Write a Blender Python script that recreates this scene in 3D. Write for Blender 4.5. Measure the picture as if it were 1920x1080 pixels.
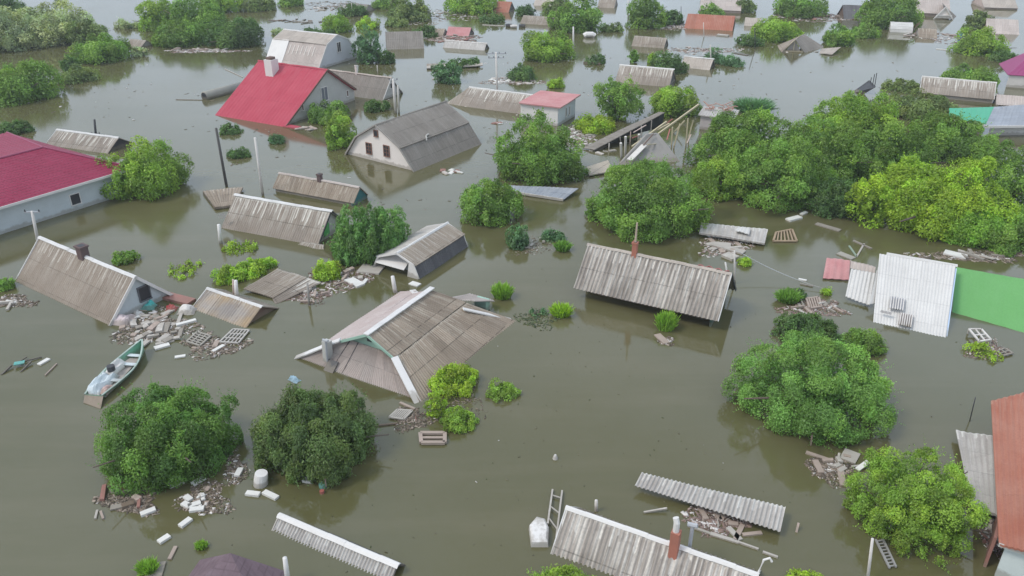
import bpy, math, random
import numpy as np
R=math.radians
SC=bpy.context.scene
for o in list(bpy.data.objects): bpy.data.objects.remove(o)
# ---------------------------------------------------------------- camera
CH=26.0; PITCH=27.7; FPX=1503.0
cam=bpy.data.cameras.new('camera'); cam.sensor_width=36; cam.lens=FPX/1920*36; cam.clip_end=6000
co=bpy.data.objects.new('camera',cam); SC.collection.objects.link(co)
co.location=(0,0,CH); co.rotation_euler=(R(90-PITCH),0,0); SC.camera=co
# ---------------------------------------------------------------- sky and sun (bright overcast)
SUN_EL=52; SUN_AZ=-112   # azimuth from +Y, clockwise
w=bpy.data.worlds.new('World'); SC.world=w; w.use_nodes=True
t=w.node_tree; t.nodes.clear()
sk=t.nodes.new('ShaderNodeTexSky'); sk.sky_type='NISHITA'; sk.sun_disc=False
sk.sun_elevation=R(SUN_EL); sk.sun_rotation=R(SUN_AZ); sk.dust_density=3; sk.air_density=1.3
hs=t.nodes.new('ShaderNodeHueSaturation'); hs.inputs['Saturation'].default_value=.42
tc=t.nodes.new('ShaderNodeTexCoord'); mp=t.nodes.new('ShaderNodeMapping'); mp.inputs['Scale'].default_value=(1,1,2.2)
nz=t.nodes.new('ShaderNodeTexNoise'); nz.inputs['Scale'].default_value=1.6; nz.inputs['Detail'].default_value=5; nz.inputs['Roughness'].default_value=.5
cr=t.nodes.new('ShaderNodeValToRGB'); cr.color_ramp.elements[0].position=.42; cr.color_ramp.elements[1].position=.62
mx=t.nodes.new('ShaderNodeMix'); mx.data_type='RGBA'; mx.inputs[7].default_value=(11.2,13.1,15.7,1)
mc=t.nodes.new('ShaderNodeMath'); mc.operation='MULTIPLY_ADD'; mc.inputs[1].default_value=.45; mc.inputs[2].default_value=.45
bg=t.nodes.new('ShaderNodeBackground'); bg.inputs['Strength'].default_value=.097
ow=t.nodes.new('ShaderNodeOutputWorld'); L=t.links.new
L(tc.outputs['Generated'],mp.inputs[0]); L(mp.outputs[0],nz.inputs['Vector']); L(nz.outputs[0],cr.inputs[0])
L(sk.outputs[0],hs.inputs['Color']); L(hs.outputs[0],mx.inputs[6]); L(cr.outputs[0],mc.inputs[0]); L(mc.outputs[0],mx.inputs[0])
L(mx.outputs[2],bg.inputs[0]); L(bg.outputs[0],ow.inputs[0])
sl=bpy.data.lights.new('sun','SUN'); sl.energy=1.8; sl.angle=R(14); sl.color=(1,.95,.87)
so=bpy.data.objects.new('sun',sl); SC.collection.objects.link(so); so.rotation_euler=(R(90-SUN_EL),0,R(180-SUN_AZ) if False else 0)
import mathutils
az=R(SUN_AZ); sd=mathutils.Vector((math.sin(az)*math.cos(R(SUN_EL)),math.cos(az)*math.cos(R(SUN_EL)),math.sin(R(SUN_EL))))
so.rotation_euler=sd.to_track_quat('Z','Y').to_euler()
SC.view_settings.view_transform='Standard'; SC.view_settings.look='None'; SC.view_settings.gamma=1; SC.view_settings.exposure=-0.08
SC.render.engine='CYCLES'; SC.cycles.max_bounces=6; SC.cycles.transparent_max_bounces=4; SC.cycles.volume_bounces=0
# ---------------------------------------------------------------- unprojection (where a thing stands on the water)
th=R(PITCH); FW=np.array([0,math.cos(th),-math.sin(th)]); UP=np.array([0,math.sin(th),math.cos(th)]); RT=np.array([1.,0,0]); CC=np.array([0,0,CH])
def ray(x,y): return RT*(x-960)/FPX+UP*(540-y)/FPX+FW
def P(x,y,z=0.):
    d=ray(x,y); return CC+d*((z-CH)/d[2])
def S(y): return math.cos(th)*(y+249.0)/CH          # px per metre at that row
def above(b,px):                                     # point seen at px, as far away as b
    d=ray(*px); return CC+d*(b[1]/d[1])
# ---------------------------------------------------------------- materials
class NT:
    def __init__(s,name):
        s.m=bpy.data.materials.new(name); s.m.use_nodes=True; s.t=s.m.node_tree; s.b=s.t.nodes['Principled BSDF']
    def n(s,ty,ins={},**at):
        k=s.t.nodes.new('ShaderNode'+ty)
        for a,v in at.items(): setattr(k,a,v)
        for i,v in ins.items():
            if isinstance(v,bpy.types.NodeSocket): s.t.links.new(v,k.inputs[i])
            else: k.inputs[i].default_value=v
        return k
    def math(s,op,a,b=0.,c=0.,clamp=False): return s.n('Math',{0:a,1:b,2:c},operation=op,use_clamp=clamp).outputs[0]
    def mix(s,f,a,b,mode='MIX'):
        c=lambda v:v if isinstance(v,bpy.types.NodeSocket) else (tuple(v)+(1,))[:4]
        return s.n('Mix',{0:f,6:c(a),7:c(b)},data_type='RGBA',blend_type=mode).outputs[2]
    def noise(s,vec,scale,detail=3,rough=.55): return s.n('TexNoise',{'Vector':vec,'Scale':scale,'Detail':detail,'Roughness':rough}).outputs[0]
    def ramp(s,v,a,b): return s.n('MapRange',{0:v,1:a,2:b,3:0.,4:1.}).outputs[0]
    def set(s,**kw):
        for k,v in kw.items():
            i=s.b.inputs[k.replace('_',' ')]
            if isinstance(v,bpy.types.NodeSocket): s.t.links.new(v,i)
            else: i.default_value=v
        return s.m
def c3(c): return tuple(c)+(1,)
_mc={}
def paint(col,rough=.7,dirt=.35,name='painted',mud=.5):
    k=(tuple(col),rough,dirt,name,mud)
    if k in _mc: return _mc[k]
    m=NT(name); g=m.n('TexCoord').outputs['Object']
    n1=m.noise(g,.9,5); n2=m.noise(g,7,4)
    d=m.math('MULTIPLY',m.ramp(n1,.42,.72),dirt,clamp=True)
    c=m.mix(d,col,[x*.5+.04 for x in col]); c=m.mix(m.math('MULTIPLY',m.ramp(n2,.4,.7),dirt*.6),c,[x*.72 for x in col])
    pz=m.n('SeparateXYZ',{0:m.n('NewGeometry').outputs['Position']}).outputs[2]; lv=m.math('ADD',m.math('MULTIPLY',m.noise(g,1.6,4,.7),.75),-.05)
    c=m.mix(m.math('MULTIPLY',m.ramp(m.math('SUBTRACT',lv,pz),-.05,.12),mud),c,(.20,.165,.115))
    _mc[k]=m.set(Base_Color=c,Roughness=rough); return _mc[k]
def roofmat(name,base,base2,streak,samt=.5,top=1.6,row=1.6,colw=1.1,lines=.6,rough=.85,sheet=.22,length=4.,lich=.25):
    m=NT(name); rnd=m.n('ObjectInfo').outputs['Random']; off=m.n('CombineXYZ',{0:m.math('FLOOR',m.math('MULTIPLY',rnd,60.)),1:m.math('MULTIPLY',rnd,0.)}).outputs[0]; uv=m.n('VectorMath',{0:m.n('UVMap').outputs[0],1:off},operation='ADD').outputs[0]; sp=m.n('SeparateXYZ',{0:uv}); u,v=sp.outputs[0],sp.outputs[1]
    g=m.n('VectorMath',{0:m.n('TexCoord').outputs['Object'],1:m.n('VectorMath',{0:off,1:(1.3,7.7,3.1)},operation='MULTIPLY_ADD' if False else 'MULTIPLY').outputs[0]},operation='ADD').outputs[0]
    big=m.noise(g,.55,4); fine=m.noise(g,9,4)
    c=m.mix(m.ramp(big,.35,.68),base,base2)
    cell=m.n('CombineXYZ',{0:m.math('FLOOR',m.math('DIVIDE',u,colw)),1:m.math('FLOOR',m.math('DIVIDE',v,row))}).outputs[0]
    wn=m.n('TexWhiteNoise',{0:cell},noise_dimensions='3D').outputs[0]
    c=m.mix(sheet,c,m.mix(wn,[x*.45 for x in base],[min(1,x*1.6) for x in base]))
    sv=m.n('CombineXYZ',{0:m.math('MULTIPLY',u,2.6),1:m.math('MULTIPLY',v,.22)}).outputs[0]
    st=m.ramp(m.noise(sv,1.0,4,.6),.5,.68)
    sv2=m.n('CombineXYZ',{0:m.math('MULTIPLY',u,6.5),1:m.math('MULTIPLY',v,.35)}).outputs[0]
    st2=m.ramp(m.noise(sv2,1.0,2,.6),.52,.66)
    fall=m.math('SUBTRACT',1.25,m.math('DIVIDE',v,length),clamp=True)
    s1=m.math('MULTIPLY',m.math('MAXIMUM',st,m.math('MULTIPLY',st2,.7)),m.math('MULTIPLY',fall,samt),clamp=True)
    c=m.mix(s1,c,streak)
    # pale weathering run down from the ridge with a ragged lower end
    uo=m.n('CombineXYZ',{0:u,1:0.,2:0.}).outputs[0]
    dl=m.math('MULTIPLY',m.ramp(m.noise(uo,1.7,2,.6),.3,.75),top*2.6); dr=m.math('MULTIPLY',m.math('LESS_THAN',v,dl),m.ramp(m.noise(uo,4.5,1,.5),.52,.60))
    c=m.mix(m.math('MULTIPLY',dr,min(1,samt*1.3)),c,streak)
    rg=m.math('ADD',m.math('MULTIPLY',m.noise(uo,3.2,4,.7),top*.75),m.math('MULTIPLY',v,-1.))
    c=m.mix(m.math('MULTIPLY',m.ramp(rg,top*.05,top*.35),min(1,samt*1.5)),c,streak)
    c=m.mix(m.math('MULTIPLY',m.ramp(m.noise(g,2.3,5,.7),.55,.7),lich),c,[x*.45 for x in base])
    fr=m.math('FRACT',m.math('DIVIDE',v,row)); l1=m.math('LESS_THAN',fr,.05/row*1.2)
    fu=m.math('FRACT',m.math('DIVIDE',u,colw)); l2=m.math('MULTIPLY',m.math('LESS_THAN',fu,.045/colw),.7)
    brk=m.ramp(m.noise(g,1.7,2),.38,.5)
    c=m.mix(m.math('MULTIPLY',m.math('MULTIPLY',m.math('MAXIMUM',l1,l2),brk),lines),c,[x*.3 for x in base])
    c=m.mix(m.math('MULTIPLY',m.ramp(fine,.35,.75),.3),c,[x*.7 for x in base])
    bp=m.n('Bump',{'Strength':.25,'Distance':.03,'Height':fine}).outputs[0]
    return m.set(Base_Color=c,Roughness=rough,Normal=bp,Specular_IOR_Level=.22)
M={}
M['slate']=roofmat('weathered_slate',(.26,.215,.17),(.335,.28,.23),(.56,.52,.46),.4,.7,length=5)
M['slate_streak']=roofmat('streaked_slate',(.27,.225,.185),(.34,.29,.245),(.72,.68,.61),.7,1.0,length=2.2)
M['slate_streak2']=roofmat('brown_dripped_slate',(.27,.22,.175),(.33,.275,.225),(.60,.55,.48),.5,.8,length=2.5,lines=.35,sheet=.12)
M['slate_stripe']=roofmat('striped_slate',(.31,.27,.235),(.43,.385,.345),(.70,.66,.60),.9,.7,length=6,colw=.98,row=1.7,lines=.5,sheet=.25,lich=.4)
M['slate_grey']=roofmat('grey_slate',(.215,.19,.165),(.27,.245,.215),(.42,.39,.35),.3,.3,row=1.7,lines=.5,sheet=.12,length=5)
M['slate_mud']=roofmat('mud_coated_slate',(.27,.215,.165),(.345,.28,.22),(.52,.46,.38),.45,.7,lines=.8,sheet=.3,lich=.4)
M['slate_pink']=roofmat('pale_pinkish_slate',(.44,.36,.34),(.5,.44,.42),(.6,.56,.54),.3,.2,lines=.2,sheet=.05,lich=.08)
M['slate_brown']=roofmat('brown_corrugated_slate',(.46,.39,.35),(.54,.47,.43),(.64,.59,.54),.35,.2,lines=.35,sheet=.18)
M['slate_dark']=roofmat('dark_slate',(.12,.115,.12),(.16,.155,.16),(.25,.24,.24),.15,.2,lines=.3)
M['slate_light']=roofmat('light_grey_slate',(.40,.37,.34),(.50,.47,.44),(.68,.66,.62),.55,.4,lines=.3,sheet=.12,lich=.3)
M['rusty']=roofmat('rust_stained_slate',(.34,.30,.27),(.5,.34,.17),(.6,.56,.5),.3,.3,lines=.8,colw=.98,row=3.,sheet=.35)
M['beige']=roofmat('beige_slate',(.42,.36,.31),(.5,.44,.38),(.62,.58,.52),.3,.3,lines=.4)
M['rust_red']=roofmat('rusty_red_sheet',(.36,.13,.085),(.42,.20,.145),(.45,.28,.21),.45,.2,row=9,colw=.9,lines=.25,sheet=.15,lich=.15)
M['red_roof']=roofmat('red_sheet_metal',(.42,.05,.08),(.46,.075,.105),(.52,.2,.2),.16,.2,row=6.,colw=1.1,lines=.3,sheet=.06,rough=.6,lich=.08)
M['magenta_roof']=roofmat('magenta_metal_tiles',(.27,.025,.065),(.30,.035,.08),(.38,.12,.16),.14,.1,row=.4,colw=9.,lines=.75,sheet=.05,rough=.55,lich=.08)
M['mauve_roof']=roofmat('mauve_shingles',(.15,.105,.12),(.18,.13,.145),(.3,.24,.27),.2,.1,row=.3,colw=.4,lines=.3,sheet=.15)
M['pink_roof']=roofmat('dull_red_sheet',(.5,.22,.22),(.56,.30,.29),(.6,.4,.38),.25,.2,row=4,lines=.15,sheet=.06,lich=.08)
M['green_roof']=roofmat('green_sheet',(.14,.36,.115),(.155,.38,.13),(.3,.5,.3),.06,.1,row=6,colw=3,lines=.1,sheet=.02,rough=.5,lich=.04)
M['teal_roof']=roofmat('sea_green_sheet',(.08,.40,.24),(.10,.42,.27),(.3,.5,.4),.08,.1,row=6,colw=3,lines=.1,sheet=.03,rough=.5,lich=.04)
M['white_sheet']=roofmat('white_sheet_roof',(.62,.60,.575),(.68,.66,.63),(.5,.48,.44),.35,.1,row=1.75,colw=1.1,lines=.2,sheet=.07,lich=.12)
M['blue_panel']=roofmat('grey_blue_panel_roof',(.27,.29,.33),(.35,.37,.40),(.5,.5,.5),.3,.2,row=.9,colw=.9,lines=.5,sheet=.2,rough=.4)
WHITE=paint((.72,.69,.66),.6,.18,'white_paint'); CAP=paint((.68,.66,.64),.8,.45,'whitewashed_cap'); OFFW=paint((.66,.62,.58),.8,.3,'off_white_plaster')
FOAM=paint((.76,.74,.70),.8,.3,'dirty_white_foam',.12); FOAM2=paint((.62,.56,.51),.85,.5,'stained_foam',.2); CREAM=paint((.80,.73,.68),.8,.12,'cream_plaster'); PLAST=paint((.50,.49,.46),.8,.25,'grey_plaster'); BLUEW=paint((.53,.575,.59),.7,.25,'pale_blue_shade_wash')
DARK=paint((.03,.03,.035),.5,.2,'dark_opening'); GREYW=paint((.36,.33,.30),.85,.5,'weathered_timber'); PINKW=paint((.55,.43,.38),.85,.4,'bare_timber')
BRN=paint((.16,.10,.075),.9,.4,'brown_timber'); BRICK=paint((.42,.16,.11),.9,.35,'brick'); DBRICK=paint((.13,.085,.08),.9,.4,'sooty_brick'); TEAL=paint((.03,.16,.17),.7,.3,'teal_boards')
DGREEN=paint((.04,.11,.09),.7,.3,'dark_green_boards'); GREEN=paint((.10,.42,.12),.7,.2,'green_board'); MINT=paint((.34,.52,.42),.7,.25,'mint_green_boards'); STEEL=paint((.42,.43,.45),.5,.3,'grey_steel')
BLKM=paint((.05,.05,.055),.6,.3,'dark_steel'); CONC=paint((.5,.48,.44),.85,.3,'concrete'); TURQ=paint((.07,.45,.42),.6,.2,'turquoise_plastic'); BLUE=paint((.35,.62,.8),.5,.2,'blue_plastic')
RED=paint((.5,.05,.06),.6,.2,'red_plastic'); BOATG=paint((.20,.45,.31),.6,.6,'mint_boat_paint'); CLOTH=paint((.62,.68,.70),.9,.4,'pale_tarpaulin'); MAG=paint((.42,.06,.2),.5,.1,'magenta_boards')
RUSTP=paint((.4,.13,.12),.7,.3,'rust_red_paint'); YTIM=paint((.52,.45,.3),.8,.3,'yellow_timber')
def m_leaf():
    m=NT('leaves'); a=m.n('Attribute',attribute_name='tint').outputs['Color']
    d=m.n('BsdfDiffuse',{0:a}); tr=m.n('BsdfTranslucent',{0:m.mix(1.,a,(1.25,1.3,.6),'MULTIPLY')}); gl=m.n('BsdfGlossy',{0:(1,1,1,1),1:.45})
    s=m.n('MixShader',{0:.30,1:d.outputs[0],2:tr.outputs[0]}); s2=m.n('MixShader',{0:.025,1:s.outputs[0],2:gl.outputs[0]})
    m.t.links.new(s2.outputs[0],m.t.nodes['Material Output'].inputs[0]); return m.m
LEAF=m_leaf()
def m_tint():
    m=NT('litter_bits'); a=m.n('Attribute',attribute_name='tint').outputs['Color']; return m.set(Base_Color=a,Roughness=.85)
TINT=m_tint()
BARK=paint((.13,.10,.075),.95,.4,'bark')
def m_water():
    m=NT('muddy_flood_water'); g=m.n('TexCoord').outputs['Object']
    c=m.mix(m.ramp(m.noise(g,.035,3),.35,.65),(.092,.088,.036),(.116,.106,.050))
    sv=m.n('Mapping',{0:g,3:(.05,.35,1.)}).outputs[0]; c=m.mix(m.math('MULTIPLY',m.ramp(m.noise(sv,1.,5,.65),.48,.72),.35),c,(.158,.137,.080))
    c=m.mix(m.math('MULTIPLY',m.ramp(m.noise(g,.35,4,.6),.5,.8),.14),c,(.16,.14,.085))
    wv=m.n('Mapping',{0:g,3:(1.,.55,1.)}).outputs[0]
    h=m.math('ADD',m.noise(wv,1.1,3,.5),m.math('MULTIPLY',m.noise(wv,.25,2),1.5))
    bp=m.n('Bump',{'Strength':.10,'Distance':.02,'Height':h}).outputs[0]
    rg=m.n('MapRange',{0:m.noise(g,.06,3),1:.35,2:.65,3:.04,4:.14}).outputs[0]
    return m.set(Base_Color=c,Roughness=rg,IOR=1.6,Normal=bp)
WATER=m_water()
# ---------------------------------------------------------------- mesh builder
def link(o): SC.collection.objects.link(o); return o
def tag(o,label=None,cat=None,group=None,kind=None):
    if label: o['label']=label
    if cat: o['category']=cat
    if group: o['group']=group
    if kind: o['kind']=kind
    return o
class MB:
    def __init__(s): s.v=[];s.f=[];s.uv=[];s.mi=[]
    def add(s,vs,fs,uvs=None,mi=0):
        b=len(s.v); s.v+=[tuple(map(float,p)) for p in vs]
        for f in fs: s.f.append([b+i for i in f]); s.mi.append(mi)
        s.uv+=list(uvs) if uvs is not None else [(p[0],p[1]) for p in vs]
        return s
    def box(s,c,d,rz=0,rx=0,ry=0,mi=0,taper=1.):
        m=mathutils.Euler((rx,ry,rz)).to_matrix(); c=mathutils.Vector(c); vs=[]
        for z in (-1,1):
            k=taper if z>0 else 1.
            for x,y in ((-1,-1),(1,-1),(1,1),(-1,1)): vs.append(c+m@mathutils.Vector((x*d[0]/2*k,y*d[1]/2*k,z*d[2]/2)))
        return s.add(vs,[(0,3,2,1),(4,5,6,7),(0,1,5,4),(1,2,6,5),(2,3,7,6),(3,0,4,7)],mi=mi)
    def prism(s,pts,ext,mi=0,uvs=None):   # polygon pts extruded by vector ext
        n=len(pts); a=[np.array(p,float) for p in pts]; b=[p+np.array(ext,float) for p in a]
        return s.add(a+b,[tuple(range(n))[::-1],tuple(range(n,2*n))]+[(i,(i+1)%n,n+(i+1)%n,n+i) for i in range(n)],(list(uvs)*2 if uvs else None),mi)
    def tube(s,pts,r,n=8,r2=None,mi=0):
        pts=[mathutils.Vector(tuple(map(float,p))) for p in pts]; r2=r if r2 is None else r2; rings=[];k=len(pts)
        for i,p in enumerate(pts):
            d=(pts[min(i+1,k-1)]-pts[max(i-1,0)]).normalized(); a=d.cross(mathutils.Vector((0,0,1)) if abs(d.z)<.9 else mathutils.Vector((1,0,0))).normalized(); b=d.cross(a)
            rr=r+(r2-r)*i/max(1,k-1); rings.append([p+a*rr*math.cos(q*2*math.pi/n)+b*rr*math.sin(q*2*math.pi/n) for q in range(n)])
        vs=[q for g in rings for q in g]; fs=[tuple(range(n))[::-1],tuple(range((k-1)*n,k*n))]
        for i in range(k-1):
            for j in range(n): fs.append((i*n+j,i*n+(j+1)%n,(i+1)*n+(j+1)%n,(i+1)*n+j))
        return s.add(vs,fs,mi=mi)
    def bar(s,a,b,w,h=None,mi=0):
        a=mathutils.Vector(tuple(map(float,a)));b=mathutils.Vector(tuple(map(float,b))); h=h or w; d=(b-a).normalized(); x=d.cross(mathutils.Vector((0,0,1)) if abs(d.z)<.95 else mathutils.Vector((1,0,0))).normalized(); y=x.cross(d)
        q=[x*w/2*i+y*h/2*j for i,j in ((-1,-1),(1,-1),(1,1),(-1,1))]
        return s.add([a+k for k in q]+[b+k for k in q],[(0,1,2,3),(7,6,5,4),(0,4,5,1),(1,5,6,2),(2,6,7,3),(3,7,4,0)],mi=mi)
    def build(s,name,mats,parent=None,loc=None,smooth=False):
        me=bpy.data.meshes.new(name); lo=np.array(loc if loc is not None else (0,0,0),float)
        me.from_pydata([tuple(np.array(p)-lo) for p in s.v],[],s.f)
        for m in (mats if isinstance(mats,(list,tuple)) else [mats]): me.materials.append(m)
        me.polygons.foreach_set('material_index',s.mi); ul=me.uv_layers.new(name='UVMap'); li=np.empty(len(me.loops),int); me.loops.foreach_get('vertex_index',li)
        ul.data.foreach_set('uv',np.array(s.uv,float)[li].ravel())
        if smooth: me.polygons.foreach_set('use_smooth',[True]*len(me.polygons))
        me.update(); o=link(bpy.data.objects.new(name,me)); o.location=tuple(lo)
        if parent is not None: o.parent=parent
        return o
rngs=np.random.default_rng(7)
def sheet(mb,TL,TR,BR,BL,pitch=0.,amp=.03,thick=.05,sag=.02,nv=6,jag=0.):
    TL,TR,BR,BL=[np.array(p,float) for p in (TL,TR,BR,BL)]
    W=max(np.linalg.norm(TR-TL),np.linalg.norm(BR-BL)); Hh=(np.linalg.norm(BL-TL)+np.linalg.norm(BR-TR))/2
    nrm=np.cross(BL-TL,TR-TL); nrm/=np.linalg.norm(nrm); nrm*=np.sign(nrm[2]) or 1
    nu=int(max(6,W/pitch*6)) if pitch else int(max(4,W*2))
    ph=rngs.uniform(0,6,4); top=[];uv=[]
    for j in range(nv+1):
        t=j/nv
        for i in range(nu+1):
            s=i/nu; tt=t
            if jag and j==nv: tt=1+jag*math.sin(int(s*W/1.1)*7.7)/Hh
            p=(TL*(1-s)+TR*s)*(1-tt)+(BL*(1-s)+BR*s)*tt
            d=(amp*math.sin(2*math.pi*s*W/pitch) if pitch else 0)+sag*(math.sin(s*5+ph[0]+t*2)+.6*math.sin(t*6+ph[1]+s*9))
            top.append(p+nrm*d); uv.append((s*W,tt*Hh))
    bot=[p-nrm*thick for p in top]; n=len(top); st=nu+1; fs=[]
    for j in range(nv):
        for i in range(nu): a=j*st+i; fs+= [(a,a+st,a+st+1,a+1),(n+a,n+a+1,n+a+st+1,n+a+st)]
    for i in range(nu): a=i;b=nv*st+i; fs+=[(a,a+1,n+a+1,n+a),(b,n+b,n+b+1,b+1)]
    for j in range(nv): a=j*st;b=a+nu; fs+=[(a,n+a,n+a+st,a+st),(b,b+st,n+b+st,n+b)]
    mb.add(top+bot,fs,uv+uv); return mb
def empty(name,loc,rz,label,cat,group=None):
    o=link(bpy.data.objects.new(name,None)); o.location=tuple(loc); o.rotation_euler=(0,0,rz); o.empty_display_size=.3; return tag(o,label,cat,group)
class House:
    """local frame: x along the near eave, y away from it, z up, origin on the water"""
    def __init__(s,name,label,cat,A,B=None,z=0,yaw=None,L=None,frm='A',group=None,x=None):
        a=P(*A,z); 
        if B is not None: b=P(*B,z); u=b-a; s.L=float(np.linalg.norm(u)); s.yaw=math.atan2(u[1],u[0])
        if yaw is not None:
            s.yaw=R(yaw); uu=np.array([math.cos(s.yaw),math.sin(s.yaw),0])
            if B is not None: s.L=float((b-a)@uu)
        if L is not None: s.L=L
        s.u=np.array([math.cos(s.yaw),math.sin(s.yaw),0]); s.v=np.array([-s.u[1],s.u[0],0])
        if frm=='B': a=a-s.u*s.L
        a[2]=0; s.o=a; s.root=empty(name,a,s.yaw,label,cat,group)
    def loc(s,p): p=np.array(p)-s.o; return np.array([p@s.u,p@s.v,p[2]])
    def hx(s,px,x): d=ray(*px);t=(x-(CC-s.o)@s.u)/(d@s.u);return s.loc(CC+d*t)
    def hy(s,px,y): d=ray(*px);t=(y-(CC-s.o)@s.v)/(d@s.v);return s.loc(CC+d*t)
    def hz(s,px,z): return s.loc(P(*px,z))
    def put(s,name,mb,mat,parent=None,smooth=False,label=None):
        o=mb.build(name,mat,parent if parent is not None else s.root,smooth=smooth)
        if label: o['label']=label
        return o
    def slopes(s,prof,mats,x0=None,x1=None,pitch=.18,amp=.03,drop=True,thick=.06,xs=None,sag=.02,name='roof_slope'):
        x0=0 if x0 is None else x0; x1=s.L if x1 is None else x1
        for i in range(len(prof)-1):
            (y0,z0),(y1,z1)=prof[i],prof[i+1]; m=mats[i] if isinstance(mats,(list,tuple)) else mats
            if drop and i==0 and z0<.06 and z1>z0: k=-.8/(z1-z0)*1.; y0,z0=y0+(y1-y0)*k,z0+(z1-z0)*k
            if drop and i==len(prof)-2 and z1<.06 and z0>z1: k=.8/(z0-z1); y1,z1=y1+(y1-y0)*k,z1+(z1-z0)*k
            mb=MB()
            if len(prof)==5 and i in (1,2):
                dd=np.array([y1-y0,z1-z0]); dd/=np.linalg.norm(dd)
                if i==1: y0,z0=y0-dd[0]*.22,z0-dd[1]*.22+.07; z1+=.02
                else: y1,z1=y1+dd[0]*.22,z1+dd[1]*.22+.07; z0+=.02
            if z1>=z0: sheet(mb,(x0,y1,z1),(x1,y1,z1),(x1,y0,z0),(x0,y0,z0),pitch,amp,thick,sag)
            else: sheet(mb,(x1,y0,z0),(x0,y0,z0),(x0,y1,z1),(x1,y1,z1),pitch,amp,thick,sag)
            s.put(name,mb,m)
    def gable(s,x,prof,mat,t=.12,inset=.09,name='gable_wall',low=-.7):
        p=[(x,y,z-inset) for y,z in prof]; y0,z0=prof[0];y1,z1=prof[-1]
        p=[(x,y0+.02,low)]+p+[(x,y1-.02,low)]
        return s.put(name,MB().prism(p,(t,0,0)),mat)
    def barge(s,x,prof,mat,w=.16,t=.05):
        mb=MB()
        for (y0,z0),(y1,z1) in zip(prof[:-1],prof[1:]): mb.bar((x,y0,z0+.0),(x,y1,z1+.0),t,w)
        return s.put('bargeboard',mb,mat)
    def ridge(s,y,z,mat,x0=None,x1=None,w=.34,name='ridge_cap'):
        x0=-.05 if x0 is None else x0; x1=s.L+.05 if x1 is None else x1; mb=MB(); n=max(2,int((x1-x0)/.9))
        for i in range(n):
            a=x0+(x1-x0)*i/n; b=x0+(x1-x0)*(i+1)/n+.06; k=rngs.uniform(-.02,.02); zz=z+.05+k
            pr=[(a,y-w/2,zz-.09),(a,y-w*.2,zz+.02),(a,y+w*.2,zz+.02),(a,y+w/2,zz-.09),(a,y+w*.2,zz-.03),(a,y-w*.2,zz-.03)]
            mb.prism(pr,(b-a,0,0))
        return s.put(name,mb,mat)
    def window(s,axis,at,c,w,h,pane=None,frame=None,bars=(1,1),name='window',ft=.07,sgn=1,grow=.05):
        """axis 'x': wall plane x=at, c=(y,z); axis 'y': wall plane y=at, c=(x,z)"""
        pane=pane or DARK; frame=frame or WHITE
        def q(a,b,dep): return (at+sgn*dep,a,b) if axis=='x' else (a,at+sgn*dep,b)
        def bx(mb,a,b,da,db,dep,dd): mb.box(q(a,b,dep),(dd,da,db) if axis=='x' else (da,dd,db))
        mb=MB(); bx(mb,c[0],c[1],w,h,.0,.06); o=s.put(name,mb,pane)
        f=MB(); a,b=c
        bx(f,a-w/2,b,ft,h+ft,.03,.1); bx(f,a+w/2,b,ft,h+ft,.03,.1); bx(f,a,b+h/2,w-ft,ft,.03,.1); bx(f,a,b-h/2-.01,w+ft,ft,.05,.16)
        for i in range(1,bars[0]+1): bx(f,a-w/2+w*i/(bars[0]+1),b,.05,h-ft,.03,.07)
        for i in range(1,bars[1]+1): bx(f,a,b-h/2+h*i/(bars[1]+1),w-ft,.045,.032,.066)
        s.put('frame',f,frame,parent=o); return o
    def chimney(s,px,y,w,h,mat,dep=.6,capm=None,name='chimney',wy=None):
        p=s.hy(px,y); mb=MB().box((p[0],y,p[2]+h/2-dep/2),(w,wy or w,h+dep)); o=s.put(name,mb,mat)
        c=MB().box((p[0],y,p[2]+h+.04),(w*1.22,(wy or w)*1.22,.12)); c.box((p[0],y,p[2]+h+.105),(w*.7,(wy or w)*.7,.012),mi=1)
        s.put('chimney_cap',c,[capm or mat,DARK],parent=o); return p
# ---------------------------------------------------------------- foliage
def np_mesh(name,V,F,tint,mat,parent,loc=(0,0,0)):
    me=bpy.data.meshes.new(name); nf=len(F); k=F.shape[1]
    me.vertices.add(len(V)); me.vertices.foreach_set('co',V.astype(np.float32).ravel())
    me.loops.add(nf*k); me.loops.foreach_set('vertex_index',F.astype(np.int32).ravel())
    me.polygons.add(nf); me.polygons.foreach_set('loop_start',np.arange(nf,dtype=np.int32)*k)
    a=me.color_attributes.new('tint','FLOAT_COLOR','POINT'); a.data.foreach_set('color',np.c_[tint,np.ones(len(V))].astype(np.float32).ravel())
    me.materials.append(mat); me.update(calc_edges=True); me.validate()
    o=link(bpy.data.objects.new(name,me)); o.location=loc
    if parent is not None: o.parent=parent
    return o
def nrmz(a): return a/(np.linalg.norm(a,axis=-1,keepdims=True)+1e-9)
def leaf_mesh(name,pos,nor,size,tint,parent,rng,vert=0.,asp=.55):
    n=len(pos); tg=rng.normal(size=(n,3)); tg[:,2]+=vert*3; tg=nrmz(tg-nor*(tg*nor).sum(1,keepdims=True)); bt=np.cross(nor,tg)
    sz=size[:,None]; a=tg*sz*.5*(1+vert*.8); b=bt*sz*.5*asp
    bend=nor*sz*.12
    V=np.stack([pos-a,pos+b*1.0+bend,pos+a,pos-b*1.0+bend],1).reshape(-1,3); F=np.arange(n*4).reshape(-1,4)
    return np_mesh(name,V,F,np.repeat(tint,4,0),LEAF,parent)
NP=[0]
GREENS=dict(bright=(.24,.41,.058),mid=(.175,.325,.060),dark=(.10,.195,.055),lime=(.31,.49,.045),pale=(.38,.48,.27),olive=(.18,.26,.085),blue=(.12,.25,.11),deep=(.13,.28,.07))
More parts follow.
